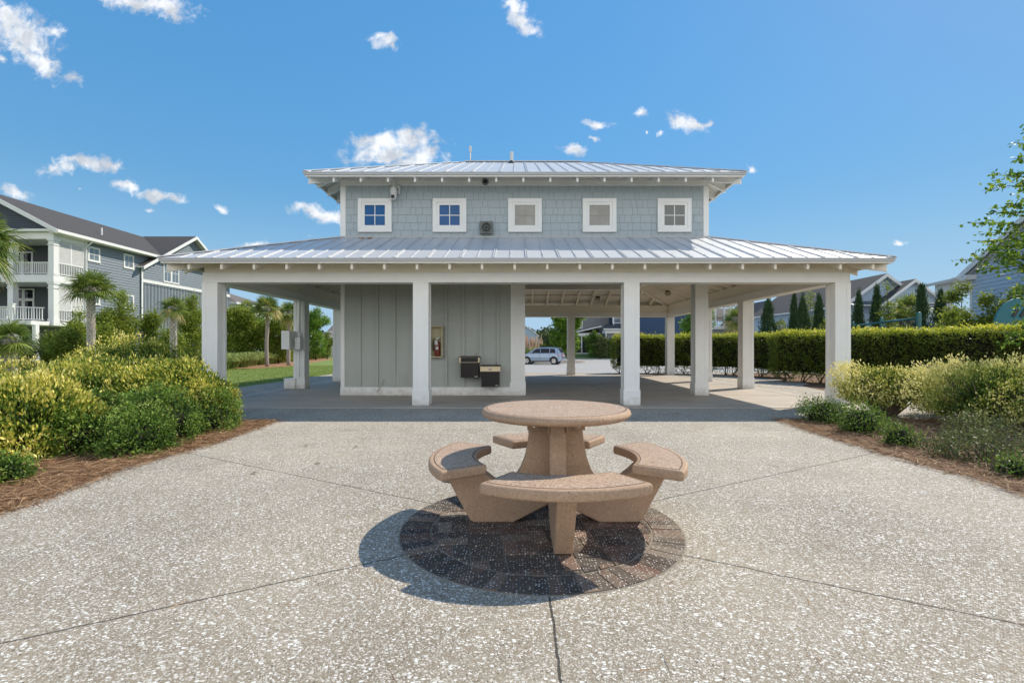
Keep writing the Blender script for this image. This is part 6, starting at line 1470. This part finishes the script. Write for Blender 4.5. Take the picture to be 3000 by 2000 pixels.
# ornamental grasses and pampas
def tuft(x, y, hgt, rr, n_, seed, root=None):
    r_ = random.Random(seed); g = H(x, y); rib = []
    for i in range(n_):
        a = r_.uniform(0, 6.283); rb = rr*.35*math.sqrt(r_.random()); lean = r_.uniform(.2, 1)*rr; d = Vector((math.cos(a), math.sin(a), 0)); b = Vector((x, y, g))+d*rb
        hz = hgt*r_.uniform(.6, 1.05); p1 = b+d*lean*.35+Vector((0, 0, hz*.65)); p2 = b+d*lean*.8+Vector((0, 0, hz)); p3 = b+d*lean*1.25+Vector((0, 0, hz*.82)); s = Vector((-d.y, d.x, 0))
        s = (s+d*r_.uniform(-.6, .6)).normalized(); rib.append(([b, p1, p2, p3], [.012, .012, .009, .002], s, r_.uniform(.0, .35) if r_.random() < .22 else r_.uniform(.4, 1)))
    return rib
protos = []
for k in range(4):
    t = thing('grass_clump', (0, 0, 0), 'x', 'ornamental grass', 'ornamental grass clumps edging the lawn'); old = H
    rb_ = tuft(0, 0, .85, .62, 420, 40+k); rb_ = [([p-Vector((0, 0, H(0, 0))) for p in q[0]], q[1], q[2], q[3]) for q in rb_]
    ribbons('blades', rb_, L_grass, t); protos.append(t)
ORD = 'first second third fourth fifth sixth seventh eighth ninth tenth eleventh twelfth thirteenth fourteenth fifteenth sixteenth seventeenth eighteenth nineteenth twentieth twenty-first twenty-second twenty-third twenty-fourth twenty-fifth twenty-sixth twenty-seventh twenty-eighth twenty-ninth thirtieth'.split()
def grass_label(j, row):
    r = 'front' if row == 0 else 'back'
    if j < 4: return 'arching grass clump, %s to the left of the slim palm in the %s row' % (ORD[3-j], r)
    return 'arching grass clump, %s beyond the slim palm in the %s row' % (ORD[j-4], r)
gi = 0; r_ = random.Random(5)
for j in range(34):
    f_ = j/33; x = -16.2-6.5*f_+r_.uniform(-.2, .2); y = 26.4+30*f_**1.15+r_.uniform(-.3, .3)
    for row in range(2 if f_ < .7 else 1):
        o = protos[gi] if gi < 4 else copy_tree(protos[gi % 4]); xx, yy = x-1.15*row, y+.35*row
        if xx > -14.9 - 0 and 30.2 < yy < 31.6: pass
        o.location = (xx, yy, H(xx, yy)); o.rotation_euler.z = r_.uniform(0, 6); s = r_.uniform(.85, 1.15); o.scale = (s, s, s)
        o['label'] = grass_label(j, row); gi += 1
t = thing('pampas_grass', (1.4, 52, H(1.4, 52)), 'tall pampas grass with pink beige plumes beside the silver car', 'pampas grass')
rb_ = tuft(1.4, 52, 1.7, 1.3, 700, 91); rb_ = [(q[0], [w*2 for w in q[1]], q[2], q[3]) for q in rb_]; ribbons('blades', rb_, L_grass, t)
rib = []; r_ = random.Random(4)
for i in range(60):
    a = r_.uniform(0, 6.28); d = Vector((math.cos(a), math.sin(a), 0)); b = Vector((1.4, 52, H(1.4, 52)))+d*r_.uniform(.1, 1.3)+Vector((0, 0, r_.uniform(1.4, 2.2))); hh_ = r_.uniform(.6, 1.0)
    for s in (Vector((1, 0, 0)), Vector((0, 1, 0))): rib.append(([b, b+Vector((0, 0, hh_*.4))+d*.03, b+Vector((0, 0, hh_))+d*.1], [.03, .07, .012], s, r_.random()))
ribbons('plumes', rib, L_plume, t)

# straw, litter, turf
def strands(name, n_, area, Ls, W_, mat, seed, zf, flatn=True, kind='stuff', label=None, cat=None, rise=.3):
    r_ = np.random.default_rng(seed); pts = area(r_, n_); m = len(pts); a = r_.random(m)*6.283
    z = zf(r_, m); c = np.stack([pts[:, 0], pts[:, 1], z], 1); t = np.stack([np.cos(a), np.sin(a), rise*r_.normal(size=m)], 1); nr = np.tile([0, 0, 1.0], (m, 1))+.4*r_.normal(size=(m, 3))
    o = leaf_mesh(name, c, t, nr, Ls*(.5+r_.random(m)), W_, mat); return tag(o, label, cat, kind=kind)
def edge_x(side, y):
    pts = left_edge if side < 0 else right_edge; ys_ = np.array([p[1] for p in pts])[::-1]; xs_ = np.array([p[0] for p in pts])[::-1]; return np.interp(y, ys_, xs_)
def areaL(r_, n_):
    y = 2.2+r_.random(n_)*5.95; e = edge_x(-1, y); d = r_.random(n_)**1.5*3.2; x = e-d+.05+.06*r_.normal(size=n_); return np.stack([x, y], 1)
def areaR(r_, n_):
    y = 2.2+r_.random(n_)*6.2; y = np.minimum(y, 8.2); e = edge_x(1, y); d = r_.random(n_)**1.4*3.4; x = e+d-.05+.06*r_.normal(size=n_); return np.stack([x, y], 1)
strands('pine_straw', 26000, areaL, .17, .0055, L_straw, 11, lambda r_, m: .004+.045*r_.random(m)**2, label='brown pine straw spread over the left planting bed', cat='pine straw', rise=.16)
strands('pine_straw', 24000, areaR, .17, .0055, L_straw, 12, lambda r_, m: .004+.045*r_.random(m)**2, label='brown pine straw spread over the right planting bed', cat='pine straw', rise=.16)
strands('pine_needles', 130, lambda r_, n_: np.stack([-3.4+7.2*r_.random(n_), 1.6+6*r_.random(n_)], 1), .12, .004, L_straw, 13, lambda r_, m: np.full(m, .006), label='scattered loose pine needles on the patio', cat='pine needles', rise=.02)
strands('turf', 90000, lambda r_, n_: np.stack([-8.75-r_.random(n_)**1.2*14, 11.5+r_.random(n_)*22], 1), .055, .012, L_turf, 14, lambda r_, m: .0+.03*r_.random(m), label='mown green lawn grass left of the pavilion', cat='grass', rise=1.1)
# fallen dry leaves
r_ = random.Random(9)
for i, (x, y) in enumerate([(-2.62, 6.0), (-.62, 4.42), (-1.98, 5.95), (-2.55, 4.7), (-.55, 5.55), (-2.1, 5.1)]):
    t = MB(); L_, W_ = (.07, .028) if i == 1 else (.035, .016); a = r_.uniform(-.4, .4); d = Vector((math.cos(a), math.sin(a), 0)); s = Vector((-d.y, d.x, 0)); c0 = Vector((x, y, .004))
    q = [c0-d*L_, c0-d*L_*.3+s*W_+Vector((0, 0, .012)), c0+d*L_*.5+s*W_*.8+Vector((0, 0, .010)), c0+d*L_+Vector((0, 0, .006)), c0+d*L_*.4-s*W_+Vector((0, 0, .014)), c0-d*L_*.4-s*W_*.9+Vector((0, 0, .008))]
    t.poly(q); o = t.build('fallen_leaf', pm('dry_leaf', (.16, .07, .035), .7, .3, 30, .2, 50))
    tag(o, ['small brown leaf on the patio near the left bed', 'largest brown leaf lying beside the joint left of the table', 'small curled leaf above the diagonal joint on the left', 'small dark leaf below the diagonal joint on the left', 'brown leaf on the patio behind the left bench', 'small leaf on the patio between the left bed and the joint'][i], 'leaf', 'dry leaves on the patio')

# tree at the right edge: trunk out of frame, layered branches reaching in
t = thing('tree', (11.4, 9.6, H(11.4, 9.6)), 'broadleaf tree whose layered leafy branches reach in from the right edge', 'tree')
mb = MB(); mb.tube([(11.4, 9.6, -.1), (11.35, 9.6, 1.5), (11.45, 9.5, 3.2), (11.3, 9.6, 5.2), (11.35, 9.6, 6.2)], [.14, .12, .09, .05, .02], 12)
BR_ = [((2968, 418), 9.4), ((2965, 465), 9.6), ((2905, 512), 9.3), ((2893, 543), 9.5), ((2945, 598), 9.4), ((2902, 622), 9.6), ((2836, 652), 9.3), ((2888, 682), 9.6), ((2930, 720), 9.3), ((2880, 735), 9.6), ((2797, 762), 9.3), ((2870, 790), 9.5), ((2910, 765), 9.2),
       ((2985, 795), 9.4), ((2960, 850), 9.2), ((2985, 905), 9.4), ((2945, 1008), 9.1), ((2990, 960), 9.3), ((2985, 555), 9.8), ((2975, 700), 9.8), ((2860, 705), 9.7), ((2940, 745), 9.8)]
cc, tt, nn3 = [], [], []; r_ = np.random.default_rng(44)
for (px, py), Z in BR_:
    tip = P(px, py, Z); root_z = tip.z+.15-.25*(tip.z > 3.2)*1.0; st = Vector((11.38, 9.6, max(.9, min(5.9, root_z-.35 if tip.z > 2 else tip.z+.6)))); mid = st.lerp(tip, .5)+Vector((0, 0, .22))
    pts = [st.lerp(mid, .0), st.lerp(mid, .6), mid.lerp(tip, .1), mid.lerp(tip, .55), tip]; mb.tube(pts, [.022, .016, .012, .007, .003], 5, 0, False)
    for k in range(3):
        s0 = mid.lerp(tip, .1+.28*k); e = s0+Vector((-.25+.1*r_.normal(), .2*r_.normal(), .10*r_.normal()+.02)); mb.tube([s0, e], [.006, .002], 4, 0, False)
        m = 12; q = r_.random(m)[:, None]; c = np.array(s0)*(1-q)+np.array(e)*q+r_.normal(size=(m, 3))*.035; cc.append(c); tt.append(np.tile([-.6, 0, -.4], (m, 1))+r_.normal(size=(m, 3))*.6)
    m = 52; q = (r_.random(m)**.7)[:, None]; c = np.array(mid)*(1-q)+np.array(tip)*q; c = c+r_.normal(size=(m, 3))*np.array([.07, .09, .045]); c[:, 2] -= .02
    cc.append(c); tt.append(np.tile([-.6, -.1, -.35], (m, 1))+r_.normal(size=(m, 3))*.6)
for k in range(34):                                 # the side of the crown beyond the frame
    az = R(r_.uniform(-150, 20)); st = Vector((11.38, 9.6, r_.uniform(2.0, 5.8))); ln_ = r_.uniform(1.2, 2.3)*(1-.12*(st.z-2)); tip = st+Vector((math.cos(az)*ln_, math.sin(az)*ln_, r_.uniform(-.1, .6)))
    if tip.x < 10.6 and tip.y > 8: continue
    mid = st.lerp(tip, .5)+Vector((0, 0, .15)); mb.tube([st, mid, tip], [.02, .012, .003], 5, 0, False)
    m = 110; q = (r_.random(m)**.6)[:, None]; c = np.array(st)*(1-q)+np.array(tip)*q+r_.normal(size=(m, 3))*np.array([.16, .16, .09]); c[:, 2] += .1
    cc.append(c); tt.append(np.tile([math.cos(az)*.6, math.sin(az)*.6, -.3], (m, 1))+r_.normal(size=(m, 3))*.6)
mb.build('trunk', M_bark, t, smooth=True)
c = np.concatenate(cc); s = .7+.6*r_.random(len(c)); leaf_mesh('leaves', c, unit(np.concatenate(tt)), unit(r_.normal(size=(len(c), 3))*.7+np.array([0, 0, .8])), .088*s, .058*s, L_tree, t, np.clip(r_.random(len(c)), 0, 1))

scene.render.engine = 'CYCLES'
